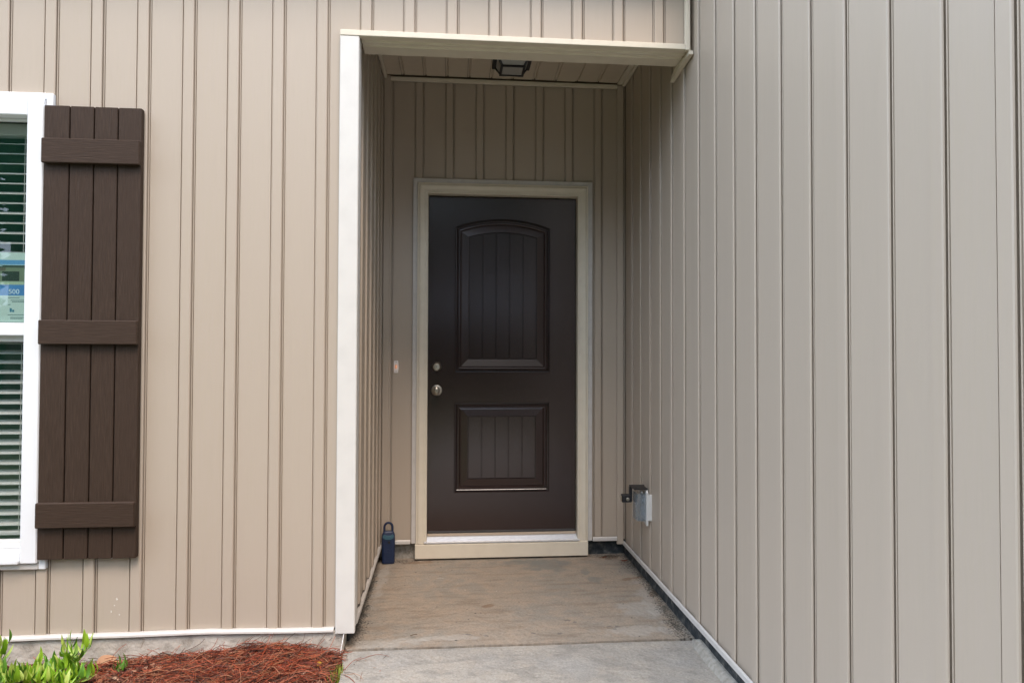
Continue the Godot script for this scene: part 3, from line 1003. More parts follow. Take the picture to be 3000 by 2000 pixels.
# ------------------------------------------------------------------ window
func build_window():
	var W = thing("window", "white framed sash window beside the brown shutter", "window")
	var xo = -1.866      # outer right edge
	var xa = -2.90       # outer left edge
	var fx = Vector3(1, 0, 0)
	var st
	# outer channel round the window
	st = new_st()
	cbox(st, Vector3(-1.893, 0.356, ZF - 0.002), Vector3(xo, 2.313, ZF + 0.020), 0.003)
	cbox(st, Vector3(xa, 0.356, ZF - 0.002), Vector3(xa + 0.027, 2.313, ZF + 0.020), 0.003)
	cbox(st, Vector3(xa + 0.0275, 2.286, ZF - 0.002), Vector3(-1.8935, 2.313, ZF + 0.020), 0.003)
	obj("outer_channel", st, M.vinyl_white, W)
	st = new_st()
	cbox(st, Vector3(xa + 0.0275, 0.356, ZF - 0.002), Vector3(-1.8935, 0.381, ZF + 0.020), 0.003)
	part_label(obj("outer_channel", st, M.trim, W), "pale tan channel under the window")
	# frame
	st = new_st()
	var z1 = ZF + 0.032
	cbox(st, Vector3(-1.960, 0.383, ZF - 0.07), Vector3(-1.8945, 2.285, z1), 0.004)
	cbox(st, Vector3(xa + 0.028, 0.383, ZF - 0.07), Vector3(xa + 0.094, 2.285, z1), 0.004)
	cbox(st, Vector3(xa + 0.0945, 2.214, ZF - 0.07), Vector3(-1.9605, 2.285, z1), 0.004)
	cbox(st, Vector3(xa + 0.0945, 0.403, ZF - 0.07), Vector3(-1.9605, 0.430, z1 - 0.004), 0.003)
	cbox(st, Vector3(xa + 0.0945, 0.383, ZF - 0.05), Vector3(-1.9605, 0.4025, z1 + 0.010), 0.004)
	obj("frame", st, M.vinyl_white, W)
	# sashes
	var xi0 = xa + 0.096
	var xi1 = -1.9615
	st = new_st()
	cbox(st, Vector3(xi0, 1.310, ZF - 0.030), Vector3(xi1, 1.362, ZF - 0.004), 0.003)
	cbox(st, Vector3(xi1 - 0.012, 1.3625, ZF - 0.030), Vector3(xi1, 2.2135, ZF - 0.010), 0.002)
	cbox(st, Vector3(xi0, 1.3625, ZF - 0.030), Vector3(xi0 + 0.012, 2.2135, ZF - 0.010), 0.002)
	cbox(st, Vector3(xi0 + 0.0125, 2.202, ZF - 0.030), Vector3(xi1 - 0.0125, 2.2135, ZF - 0.010), 0.002)
	var us = obj("upper_sash", st, M.vinyl_white, W)
	st = new_st()
	cbox(st, Vector3(xi0 + 0.010, 1.360, ZF - 0.0235), Vector3(xi1 - 0.010, 2.205, ZF - 0.0205))
	obj("pane", st, M.glass, us)
	st = new_st()
	cbox(st, Vector3(xi1 - 0.012, 0.466, ZF - 0.055), Vector3(xi1, 1.312, ZF - 0.032), 0.002)
	cbox(st, Vector3(xi0, 0.466, ZF - 0.055), Vector3(xi0 + 0.012, 1.312, ZF - 0.032), 0.002)
	cbox(st, Vector3(xi0, 0.4305, ZF - 0.055), Vector3(xi1, 0.4655, ZF - 0.028), 0.003)
	cbox(st, Vector3(xi0 + 0.0125, 1.285, ZF - 0.055), Vector3(xi1 - 0.0125, 1.312, ZF - 0.034), 0.002)
	var ls = obj("lower_sash", st, M.plate, W)
	st = new_st()
	cbox(st, Vector3(xi0 + 0.010, 0.460, ZF - 0.0475), Vector3(xi1 - 0.010, 1.290, ZF - 0.0445))
	obj("pane", st, M.glass, ls)
	# printed label stuck inside the upper pane
	var iw = 220
	var ih = 220
	var im = Image.create(iw, ih, false, Image.FORMAT_RGB8)
	im.fill(Color(0.72, 0.84, 0.80))
	im.fill_rect(Rect2i(0, 24, iw, 26), Color(0.33, 0.60, 0.78))       # printed sky
	im.fill_rect(Rect2i(0, 38, iw, 12), Color(0.70, 0.86, 0.90))
	for k in 26: im.fill_rect(Rect2i(130 + k * 2, 40 + int(k * 0.5), 80 - k * 2, 1), Color(0.16, 0.26, 0.22))
	im.fill_rect(Rect2i(0, 46, 205, 46), Color(0.42, 0.50, 0.40))       # printed house
	im.fill_rect(Rect2i(0, 44, 205, 4), Color(0.20, 0.28, 0.24))
	im.fill_rect(Rect2i(0, 48, 150, 10), Color(0.36, 0.36, 0.30))
	im.fill_rect(Rect2i(70, 62, 62, 28), Color(0.06, 0.20, 0.10))
	im.fill_rect(Rect2i(140, 60, 50, 30), Color(0.04, 0.13, 0.08))
	im.fill_rect(Rect2i(0, 92, iw, 10), Color(0.62, 0.74, 0.62))
	im.fill_rect(Rect2i(0, 102, iw, 34), Color(0.25, 0.52, 0.74))       # blue band
	im.fill_rect(Rect2i(0, 102, 160, 5), Color(0.20, 0.44, 0.66))
	for r in [[158, 142, 34], [166, 150, 44], [170, 155, 46], [158, 164, 8], [158, 196, 52], [166, 204, 40], [166, 208, 36]]:
		im.fill_rect(Rect2i(r[0], r[1], r[2], 2), Color(0.28, 0.42, 0.42))
	im.fill_rect(Rect2i(164, 176, 6, 12), Color(0.10, 0.42, 0.52))
	im.fill_rect(Rect2i(171, 181, 6, 7), Color(0.10, 0.42, 0.52))
	im.generate_mipmaps()
	st = new_st()
	var lx0 = -2.27
	var lx1 = -1.9725
	var ly0 = 1.366
	var ly1 = 1.656
	var lz = ZF - 0.0250
	quad_uv(st, [Vector3(lx0, ly0, lz), Vector3(lx1, ly0, lz), Vector3(lx1, ly1, lz), Vector3(lx0, ly1, lz)], [Vector2(0, 1), Vector2(1, 1), Vector2(1, 0), Vector2(0, 0)], Vector3(0, 0, 1))
	var lm = StandardMaterial3D.new()
	lm.albedo_texture = ImageTexture.create_from_image(im)
	lm.roughness = 0.6
	part_label(obj("paper_label", st, lm, us), "mint and blue printed label in the window")
	var tm = TextMesh.new()
	tm.text = "500"
	tm.font_size = 16
	tm.pixel_size = 0.0016
	tm.depth = 0.0006
	var tn = MeshInstance3D.new()
	tn.name = "lettering"
	tn.mesh = tm
	tn.material_override = mat(lin(0.62, 0.85, 0.88), 0.6)
	tn.position = Vector3(-2.032, 1.494, lz + 0.0008)
	us.add_child(tn, true)
	# sash lock tab
	st = new_st()
	cbox(st, Vector3(-1.992, 1.292, ZF - 0.033), Vector3(-1.9755, 1.309, ZF - 0.029), 0.001)
	obj("latch", st, M.vinyl_white, W)
	# blind
	var B = thing("window_blind", "white slatted blind hanging inside the white window", "blind", Vector3(-2.43, 0.44, ZF - 0.11))
	var off = B.position
	st = new_st()
	cbox(st, Vector3(xi0 + 0.02, 2.165, ZF - 0.14) - off, Vector3(xi1 - 0.022, 2.215, ZF - 0.085) - off, 0.003)
	obj("head_rail", st, M.slat, B)
	st = new_st()
	var hw = (xi1 - 0.025 - (xi0 + 0.022)) * 0.5
	var tl = 0.32
	var bs = Basis(Vector3(1, 0, 0), tl)
	cbox(st, Vector3(-hw, -0.0013, -0.024), Vector3(hw, 0.0013, 0.024), 0.0, Transform3D(bs, Vector3.ZERO))
	var slat_mesh = st.commit()
	var y = 2.135
	var cx = (xi1 - 0.025 + xi0 + 0.022) * 0.5
	while y > 0.50:
		var s = obj("slat", slat_mesh, M.slat, B)
		s.position = Vector3(cx, y, ZF - 0.112) - off
		s.rotation.x = rng.randf_range(-0.06, 0.06)
		s.rotation.z = rng.randf_range(-0.003, 0.003)
		y -= 0.0425
	st = new_st()
	cbox(st, Vector3(xi0 + 0.022, 0.468, ZF - 0.130) - off, Vector3(xi1 - 0.025, 0.486, ZF - 0.094) - off, 0.003)
	obj("bottom_rail", st, M.slat, B)
	for x in [-2.000, -2.013, -2.035, -2.40, -2.75]:
		st = new_st()
		cbox(st, Vector3(x - 0.0009, 0.486, ZF - 0.0865) - off, Vector3(x + 0.0009, 2.165, ZF - 0.085) - off)
		obj("cord", st, M.cord, B)

func build_shutter():
	var S = thing("shutter", "dark brown board and batten shutter beside the window", "shutter", Vector3(-1.692, 0.40, ZF + 0.03))
	var off = S.position
	var xs = [-1.888, -1.7880, -1.6925, -1.5980, -1.5045]
	for k in 4:
		var st = new_st()
		var g0 = 0.0 if k == 0 else 0.0024
		var g1 = 0.0 if k == 3 else 0.0024
		var dz = rng.randf_range(-0.0008, 0.0008)
		cbox(st, Vector3(xs[k] + g0, 0.4005, ZF + 0.0125) - off, Vector3(xs[k + 1] - g1, 2.2555 - 0.0004 * k, ZF + 0.040 + dz) - off, 0.0022)
		obj("board", st, M.shutter, S)
	# thin web that shows dark in the gaps
	var w = new_st()
	cbox(w, Vector3(xs[0] + 0.01, 0.41, ZF + 0.0115) - off, Vector3(xs[4] - 0.01, 2.245, ZF + 0.018) - off)
	obj("backing", w, M.shutter_b, S)
	for b in [[2.013, 2.114], [1.2735, 1.3720], [0.5325, 0.6335]]:
		var st = new_st()
		cbox(st, Vector3(-1.8855, b[0], ZF + 0.0415) - off, Vector3(-1.5030, b[1], ZF + 0.0640) - off, 0.003)
		obj("batten", st, M.shutter_b, S)

# ------------------------------------------------------------------ small fittings
func build_ceiling_light():
	var L = thing("ceiling_light", "black lantern with frosted panes under the porch ceiling", "lamp", Vector3(0.093, 2.934, 0.595))
	var st = new_st()
	cbox(st, Vector3(-0.075, -0.10, -0.075), Vector3(0.075, -0.001, 0.075), 0.004)
	obj("canopy", st, M.black, L)
	st = new_st()
	cbox(st, Vector3(-0.103, -0.143, -0.103), Vector3(0.103, -0.118, 0.103), 0.003)
	cbox(st, Vector3(-0.09, -0.118, -0.09), Vector3(0.09, -0.1005, 0.09), 0.004)
	obj("cap", st, M.black, L)
	# tapering cage
	var yt = -0.1435
	var yb = -0.186
	var ht = 0.083
	var hb = 0.059
	for s in [[-1, -1], [1, -1], [1, 1], [-1, 1]]:
		st = new_st()
		var a = Vector3(s[0] * ht, yt, s[1] * ht)
		var b = Vector3(s[0] * hb, yb, s[1] * hb)
		var ex = Vector3(0.006, 0, 0)
		var ez = Vector3(0, 0, 0.006)
		quad(st, a - ex + ez, a + ex + ez, b + ex + ez, b - ex + ez, Vector3(0, 0, 1))
		quad(st, a - ex - ez, a + ex - ez, b + ex - ez, b - ex - ez, Vector3(0, 0, -1))
		quad(st, a + ex - ez, a + ex + ez, b + ex + ez, b + ex - ez, Vector3(1, 0, 0))
		quad(st, a - ex - ez, a - ex + ez, b - ex + ez, b - ex - ez, Vector3(-1, 0, 0))
		obj("cage_bar", st, M.black, L)
	st = new_st()
	var e = hb + 0.0065
	cbox(st, Vector3(-e, yb - 0.008, hb - 0.006), Vector3(e, yb, e), 0.001)
	cbox(st, Vector3(-e, yb - 0.008, -e), Vector3(e, yb, -hb + 0.006), 0.001)
	cbox(st, Vector3(-e, yb - 0.008, -hb + 0.0062), Vector3(-hb + 0.006, yb, hb - 0.0062), 0.001)
	cbox(st, Vector3(hb - 0.006, yb - 0.008, -hb + 0.0062), Vector3(e, yb, hb - 0.0062), 0.001)
	obj("cage_rim", st, M.black, L)
	for k in 4:
		st = new_st()
		var bs = Basis(Vector3.UP, k * PI / 2)
		var p = [bs * Vector3(-ht + 0.006, yt, ht - 0.001), bs * Vector3(ht - 0.006, yt, ht - 0.001), bs * Vector3(hb - 0.006, yb, hb - 0.001), bs * Vector3(-hb + 0.006, yb, hb - 0.001)]
		var n = bs * Vector3(0, -0.4, 1)
		quad(st, p[0], p[1], p[2], p[3], n)
		var q = []
		for v in p: q.append(v - n.normalized() * 0.003)
		quad(st, q[0], q[1], q[2], q[3], -n)
		obj("pane", st, M.frost, L)
	st = new_st()
	cbox(st, Vector3(-hb + 0.006, yb - 0.003, -hb + 0.006), Vector3(hb - 0.006, yb - 0.0005, hb - 0.006))
	obj("pane", st, M.frost, L)

func build_doorbell():
	var D = thing("doorbell", "small white doorbell with glowing orange button", "doorbell", Vector3(-0.5575, 1.163, -0.006))
	var st = new_st()
	var p = PackedVector2Array()
	for k in 17:
		var t = lerp(-1.0, 1.0, k / 16.0)
		p.append(Vector2(0.0105 + 0.0035 * (1.0 - t * t), t * 0.037))
	for k in 17:
		var t = lerp(1.0, -1.0, k / 16.0)
		p.append(Vector2(-0.0105 - 0.0035 * (1.0 - t * t), t * 0.037))
	sweep(st, p, Vector3.ZERO, Vector3(1, 0, 0), Vector3(0, 1, 0), Vector3(0, 0, 1), 0.0, 0.010)
	obj("plate", st, mat(lin(0.80, 0.80, 0.79), 0.35), D)
	st = new_st()
	lathe(st, [Vector2(0.0065, 0.0), Vector2(0.0062, 0.003), Vector2(0.0045, 0.0045), Vector2(0.0, 0.005)], Vector3(0, 0, 0.010), Vector3(0, 0, 1), 18, Vector2(1.0, 2.2))
	var gm = mat(lin(0.85, 0.62, 0.45), 0.4)
	gm.emission_enabled = true
	gm.emission = Color(1.0, 0.55, 0.25)
	gm.emission_energy_multiplier = 0.035
	obj("button", st, gm, D)
	for yy in [-0.028, 0.028]:
		st = new_st()
		lathe(st, [Vector2(0.0022, 0.0), Vector2(0.0020, 0.0010), Vector2(0.0, 0.0012)], Vector3(0, yy, 0.010), Vector3(0, 0, 1), 10)
		obj("screw", st, M.nickel_dark, D)
	var li = OmniLight3D.new()
	li.name = "button_glow"
	li.light_color = Color(1.0, 0.55, 0.25)
	li.light_energy = 0.00002
	li.light_size = 0.008
	li.omni_range = 5.0
	li.omni_attenuation = 2.0
	li.shadow_enabled = true
	li.position = Vector3(0, 0, 0.024)
	D.add_child(li)

func build_lockbox():
	var B = thing("lockbox", "navy blue key lockbox with shackle standing in the porch corner", "lockbox", Vector3(-0.5915, 0.0005, 0.060))
	B.rotation = Vector3(0, 0.10, 0.0)
	# body: rounded rectangle plan, tapering a little upwards, rounded shoulders
	var st = new_st()
	var plan = func(hw, hd, ch):
		return [Vector2(-hw + ch, hd), Vector2(hw - ch, hd), Vector2(hw - ch * 0.3, hd - ch * 0.3), Vector2(hw, hd - ch), Vector2(hw, -hd + ch), Vector2(hw - ch, -hd), Vector2(-hw + ch, -hd), Vector2(-hw, -hd + ch), Vector2(-hw, hd - ch), Vector2(-hw + ch * 0.3, hd - ch * 0.3)]
	var lev = [[0.0, 0.033, 0.019, 0.012], [0.003, 0.036, 0.022, 0.013], [0.010, 0.0375, 0.0235, 0.013], [0.14, 0.0395, 0.0235, 0.012], [0.165, 0.0385, 0.021, 0.012], [0.182, 0.033, 0.017, 0.010], [0.190, 0.024, 0.012, 0.008], [0.1905, 0.003, 0.002, 0.001]]
	for i in lev.size() - 1:
		var a = plan.call(lev[i][1], lev[i][2], lev[i][3])
		var b = plan.call(lev[i + 1][1], lev[i + 1][2], lev[i + 1][3])
		for k in a.size():
			var k2 = (k + 1) % a.size()
			quad(st, Vector3(a[k].x, lev[i][0], a[k].y), Vector3(a[k2].x, lev[i][0], a[k2].y), Vector3(b[k2].x, lev[i + 1][0], b[k2].y), Vector3(b[k].x, lev[i + 1][0], b[k].y), Vector3(a[k].x + a[k2].x, 0.02 if i > 3 else 0.0, (a[k].y + a[k2].y) * 2.0))
	obj("body", st, M.navy, B)
	# teal visor on the shoulder
	st = new_st()
	var v0 = []
	for k in 13:
		var t = PI + PI * k / 12.0
		v0.append(Vector2(cos(t) * 0.0335, 0.163 + sin(t) * 0.020))
	for k in 9:
		var t = PI * k / 8.0
		v0.append(Vector2(0.0335 - 0.0075 * (1 - cos(t)) * 0.0 , 0.163) if k == 0 else Vector2(cos(t) * 0.0335, 0.163 + (0.012 if abs(cos(t)) > 0.4 else 0.004) * sin(t) * 1.4))
	var c0 = Vector2(0, 0.157)
	var zf = func(p): return 0.0246 - max(0.0, p.y - 0.142) * 0.155
	for k in v0.size():
		var p = v0[k]
		var q = v0[(k + 1) % v0.size()]
		tri(st, Vector3(c0.x, c0.y, zf.call(c0) + 0.003), Vector3(p.x, p.y, zf.call(p) + 0.002), Vector3(q.x, q.y, zf.call(q) + 0.002), Vector3(0, 0.2, 1))
		quad(st, Vector3(p.x, p.y, zf.call(p) + 0.002), Vector3(q.x, q.y, zf.call(q) + 0.002), Vector3(q.x, q.y, zf.call(q) - 0.004), Vector3(p.x, p.y, zf.call(p) - 0.004), Vector3(p.x, p.y - 0.157, 0))
	part_label(obj("visor", st, M.teal, B), "dusty teal top of the lockbox")
	st = new_st()
	var sh = []
	sh.append(Vector3(-0.0235, 0.165, 0))
	sh.append(Vector3(-0.0235, 0.200, 0))
	for k in 13:
		var t = PI - PI * k / 12.0
		sh.append(Vector3(cos(t) * 0.0235, 0.212 + sin(t) * 0.026, 0))
	sh.append(Vector3(0.0235, 0.200, 0))
	sh.append(Vector3(0.0235, 0.165, 0))
	tube(st, sh, 0.0068, 10)
	obj("shackle", st, M.navy, B)
	st = new_st()
	lathe(st, [Vector2(0.0078, 0.0), Vector2(0.0078, 0.0015), Vector2(0.006, 0.002), Vector2(0.0, 0.0018)], Vector3(0.004, 0.128, 0.0236), Vector3(0, 0, 1), 16)
	obj("button", st, M.black, B)
	st = new_st()
	cbox(st, Vector3(-0.020, 0.086, 0.0228), Vector3(0.020, 0.0872, 0.0240), 0.0003)
	cbox(st, Vector3(-0.024, 0.070, 0.0228), Vector3(0.020, 0.0712, 0.0240), 0.0003)
	obj("seam", st, M.navy, B)

func build_outlet():
	var x0 = 0.853
	var O = thing("outlet_box", "weatherproof outlet with clear cover and black lock on the side wall", "outlet box", Vector3(x0, 0.41, 0.50))
	# local: x outwards is -x
	var st = new_st()
	cbox(st, Vector3(-0.012, -0.066, -0.056), Vector3(0.010, 0.075, 0.064), 0.003)
	obj("mounting_block", st, M.plate, O)
	# flange plate: flared frame, bottom corner longer to the front
	st = new_st()
	var pl = PackedVector2Array([Vector2(-0.066, -0.072), Vector2(0.058, -0.092), Vector2(0.060, 0.085), Vector2(0.045, 0.100), Vector2(-0.062, 0.100)])
	sweep(st, pl, Vector3(-0.0125, 0, 0), Vector3(0, 0, 1), Vector3(0, 1, 0), Vector3(-1, 0, 0), 0.0, 0.010)
	obj("flange", st, M.plate, O)
	# sockets plate seen through the cover
	st = new_st()
	cbox(st, Vector3(-0.0295, -0.056, -0.034), Vector3(-0.023, 0.060, 0.034), 0.002)
	var so = obj("socket_plate", st, mat(lin(0.42, 0.45, 0.48), 0.4), O)
	for yy in [-0.026, 0.028]:
		st = new_st()
		lathe(st, [Vector2(0.016, 0.0), Vector2(0.016, 0.004), Vector2(0.012, 0.005), Vector2(0.0, 0.005)], Vector3(-0.0297, yy, 0), Vector3(-1, 0, 0), 18)
		obj("socket", st, mat(lin(0.35, 0.37, 0.4), 0.4), so)
	# clear hooded cover, hollow, as five thin walls
	st = new_st()
	var a = Vector3(-0.070, -0.068, -0.050)
	var b = Vector3(-0.0235, 0.078, 0.050)
	var t = 0.002
	cbox(st, Vector3(a.x, a.y, a.z), Vector3(a.x + t, b.y, b.z))
	cbox(st, Vector3(a.x + t + 0.0002, a.y, a.z), Vector3(b.x, a.y + t, b.z))
	cbox(st, Vector3(a.x + t + 0.0002, b.y - t, a.z), Vector3(b.x, b.y, b.z))
	cbox(st, Vector3(a.x + t + 0.0002, a.y + t + 0.0002, a.z), Vector3(b.x, b.y - t - 0.0002, a.z + t))
	cbox(st, Vector3(a.x + t + 0.0002, a.y + t + 0.0002, b.z - t), Vector3(b.x, b.y - t - 0.0002, b.z))
	part_label(obj("clear_cover", st, M.clear, O), "clear plastic hood over the sockets")
	st = new_st()
	for z in [0.018, 0.034]: cbox(st, Vector3(-0.0725, -0.060, z), Vector3(-0.0703, 0.070, z + 0.005), 0.0008)
	obj("rib", st, M.clear, O)
	st = new_st()
	tube(st, [Vector3(-0.040, 0.082, 0.035), Vector3(-0.040, 0.086, 0.010), Vector3(-0.040, 0.082, -0.02)], 0.004, 8)
	obj("hinge", st, M.plate, O)
	# black hasp: arm over the top, strap down, lock at the end
	st = new_st()
	cbox(st, Vector3(-0.088, 0.100, -0.062), Vector3(-0.004, 0.108, -0.046), 0.0015)
	cbox(st, Vector3(-0.088, 0.100, -0.0455), Vector3(-0.012, 0.107, 0.052), 0.0015)
	cbox(st, Vector3(-0.090, 0.018, -0.062), Vector3(-0.074, 0.0995, -0.040), 0.002)
	obj("bracket", st, M.black, O)
	st = new_st()
	cbox(st, Vector3(-0.132, 0.014, -0.075), Vector3(-0.0755, 0.056, -0.0385), 0.004)
	var lk = obj("lock", st, M.black, O)
	st = new_st()
	lathe(st, [Vector2(0.0095, 0.0), Vector2(0.0095, 0.002), Vector2(0.0075, 0.003), Vector2(0.003, 0.0025), Vector2(0.0, 0.0022)], Vector3(-0.100, 0.032, -0.0386), Vector3(0, 0, 1), 16)
	obj("lock_cylinder", st, M.nickel, lk)
	st = new_st()
	cbox(st, Vector3(-0.1345, 0.020, -0.070), Vector3(-0.1322, 0.050, -0.043), 0.001)
	obj("end_cap", st, M.nickel, lk)

# ------------------------------------------------------------------ planting bed
func bed_y(x, z):
	var n = bed_noise.get_noise_2d(x, z)
	var y = -0.038 + n * 0.012
	y += 0.036 * exp(-pow((x + 0.98) / 0.24, 2.0)) * exp(-pow((z - 1.27) / 0.16, 2.0))
	y += 0.012 * exp(-pow((x + 1.45) / 0.3, 2.0))
	y -= 0.10 * smoothstep(1.9, 2.5, z)
	y -= 0.03 * smoothstep(-0.69, -0.635, x)
	return y

var bed_noise

func build_bed():
	bed_noise = noise(301, 7.0, 3)
	var st = new_st()
	var nx = 90
	var nz = 40
	for i in nx:
		for j in nz:
			var p = []
			for q in [[0, 0], [1, 0], [1, 1], [0, 1]]:
				var x = lerp(-3.2, -0.61, (i + q[0]) / float(nx))
				var z = lerp(1.17, 2.5, (j + q[1]) / float(nz))
				p.append(Vector3(x, bed_y(x, z), z))
			quad(st, p[0], p[1], p[2], p[3], Vector3.UP)
	tag(struct(obj("planting_bed", st, M.soil)), "red brown planting bed along the foot of the front wall", "planting bed")
	# pine needles
	var ns = []
	var r = RandomNumberGenerator.new()
	r.seed = 55
	for v in 4:
		st = new_st()
		var pts = []
		var bend = [0.06, -0.10, 0.16, 0.02][v]
		for k in 6:
			var t = k / 5.0
			pts.append(Vector3(t - 0.5, bend * sin(PI * t), (bend * 0.5) * sin(TAU * t)))
		var rr = 0.0095
		for k in 5:
			var a = pts[k]
			var b = pts[k + 1]
			var w = rr * (1.0 - 0.6 * abs(k / 5.0 - 0.3))
			for s in 3:
				var t0 = TAU * s / 3.0
				var t1 = TAU * (s + 1) / 3.0
				var d0 = Vector3(0, cos(t0), sin(t0)) * w
				var d1 = Vector3(0, cos(t1), sin(t1)) * w
				quad(st, a + d0, a + d1, b + d1, b + d0, d0 + d1)
		ns.append(st.commit())
	var nm = StandardMaterial3D.new()
	nm.vertex_color_use_as_albedo = true
	nm.roughness = 0.75
	var root = Node3D.new()
	root.name = "pine_straw"
	add_child(root)
	tag(root, "rusty red pine straw piled against the foundation", "pine straw")
	root.set_meta("kind", "stuff")
	var cols = [C(0.26, 0.046, 0.016), C(0.33, 0.066, 0.024), C(0.11, 0.020, 0.010), C(0.32, 0.085, 0.036), C(0.045, 0.013, 0.008), C(0.34, 0.15, 0.075), C(0.16, 0.075, 0.045)]
	for v in 4:
		var mm = MultiMesh.new()
		mm.transform_format = MultiMesh.TRANSFORM_3D
		mm.use_colors = true
		mm.mesh = ns[v]
		var list = []
		for k in 1500:
			var x
			var z
			if k < 900:
				x = clamp(-1.0 + r.randfn() * 0.24, -1.75, -0.64)
				z = 1.222 + abs(r.randfn()) * 0.13
			else:
				x = r.randf_range(-2.3, -0.66)
				z = 1.21 + r.randf() * 0.75
			var len = r.randf_range(0.07, 0.17)
			var yaw = r.randfn() * 0.75
			var pit = r.randfn() * 0.12
			var y = bed_y(x, z) + 0.003 + r.randf() * 0.020
			if r.randf() < 0.05:
				pit = r.randf_range(0.3, 1.0)
				y += 0.012
			if z < 1.215 + 0.5 * len * abs(sin(yaw)): z = 1.215 + 0.5 * len * abs(sin(yaw)) + 0.006
			if x + 0.5 * len > -0.62: x = -0.64 - 0.5 * len
			if k % 420 == 7:
				x = r.randf_range(-0.62, -0.50)
				z = r.randf_range(1.30, 1.60)
				y = -0.013
				pit = 0.0
			var b = Basis(Vector3.UP, yaw) * Basis(Vector3(0, 0, 1), pit) * Basis(Vector3(1, 0, 0), r.randf() * TAU)
			b = b * Basis.from_scale(Vector3(len, len * 1.0, len * 1.0))
			list.append([Transform3D(b, Vector3(x, y, z)), vary(cols[r.randi() % cols.size()], r.randf_range(0.75, 1.25))])
		mm.instance_count = list.size()
		for k in list.size():
			mm.set_instance_transform(k, list[k][0])
			mm.set_instance_color(k, list[k][1])
		var mi = MultiMeshInstance3D.new()
		mi.name = "needles"
		mi.multimesh = mm
		mi.material_override = nm
		mi.set_meta("kind", "stuff")
		root.add_child(mi, true)
	# bark chips
	st = new_st()
	var cr = RandomNumberGenerator.new()
	cr.seed = 12
	var ring = []
	for k in 7:
		var a = TAU * k / 7.0
		ring.append(Vector3(cos(a) * cr.randf_range(0.7, 1.1), cr.randf_range(-0.25, 0.25), sin(a) * cr.randf_range(0.35, 0.6)))
	for k in 7:
		tri(st, ring[k], ring[(k + 1) % 7], Vector3(0.1, 0.35, 0), Vector3.UP)
		tri(st, ring[k], ring[(k + 1) % 7], Vector3(0, -0.25, 0.05), Vector3.DOWN)
	var chip = st.commit()
	var mm2 = MultiMesh.new()
	mm2.transform_format = MultiMesh.TRANSFORM_3D
	mm2.use_colors = true
	mm2.mesh = chip
	var cc = [C(0.16, 0.05, 0.025), C(0.24, 0.085, 0.045), C(0.10, 0.032, 0.018), C(0.33, 0.15, 0.09), C(0.20, 0.06, 0.03), C(0.42, 0.24, 0.16)]
	var N = 9000
	mm2.instance_count = N
	for k in N:
		var x = r.randf_range(-2.3, -0.655)
		var z = 1.225 + pow(r.randf(), 1.4) * 1.1
		var s = r.randf_range(0.004, 0.013)
		var b = Basis.from_euler(Vector3(r.randf_range(-0.7, 0.7), r.randf() * TAU, r.randf_range(-0.7, 0.7))) * Basis.from_scale(Vector3(s * r.randf_range(0.8, 1.8), s, s))
		mm2.set_instance_transform(k, Transform3D(b, Vector3(x, bed_y(x, z) + r.randf() * 0.014, z)))
		mm2.set_instance_color(k, vary(cc[r.randi() % cc.size()], r.randf_range(0.7, 1.3)))
	var mi2 = MultiMeshInstance3D.new()
	mi2.name = "bark_mulch"
	mi2.multimesh = mm2
	mi2.material_override = nm
	add_child(mi2)
	tag(mi2, "crumbled red brown bark mulch covering the bed", "mulch")
	mi2.set_meta("kind", "stuff")

func leaf_mesh(len, wid, fold, curl):
	var st = new_st()
	var n = 8
	for k in n:
		var pts = []
		for kk in [k, k + 1]:
			var t = kk / float(n)
			var w = wid * 0.5 * pow(sin(PI * pow(t, 0.8)), 0.8) if kk > 0 and kk < n else 0.0008
			var c = Vector3(0, len * t, -curl * len * t * t)
			pts.append([c + Vector3(-w, 0, fold * w), c, c + Vector3(w, 0, fold * w)])
		for s in 2:
			var q = [pts[0][s], pts[0][s + 1], pts[1][s + 1], pts[1][s]]
			quad(st, q[0], q[1], q[2], q[3], Vector3(0, 0, 1))
			var bk = Vector3(0, 0, -0.0004)
			quad(st, q[0] + bk, q[1] + bk, q[2] + bk, q[3] + bk, Vector3(0, 0, -1))
	return st.commit()

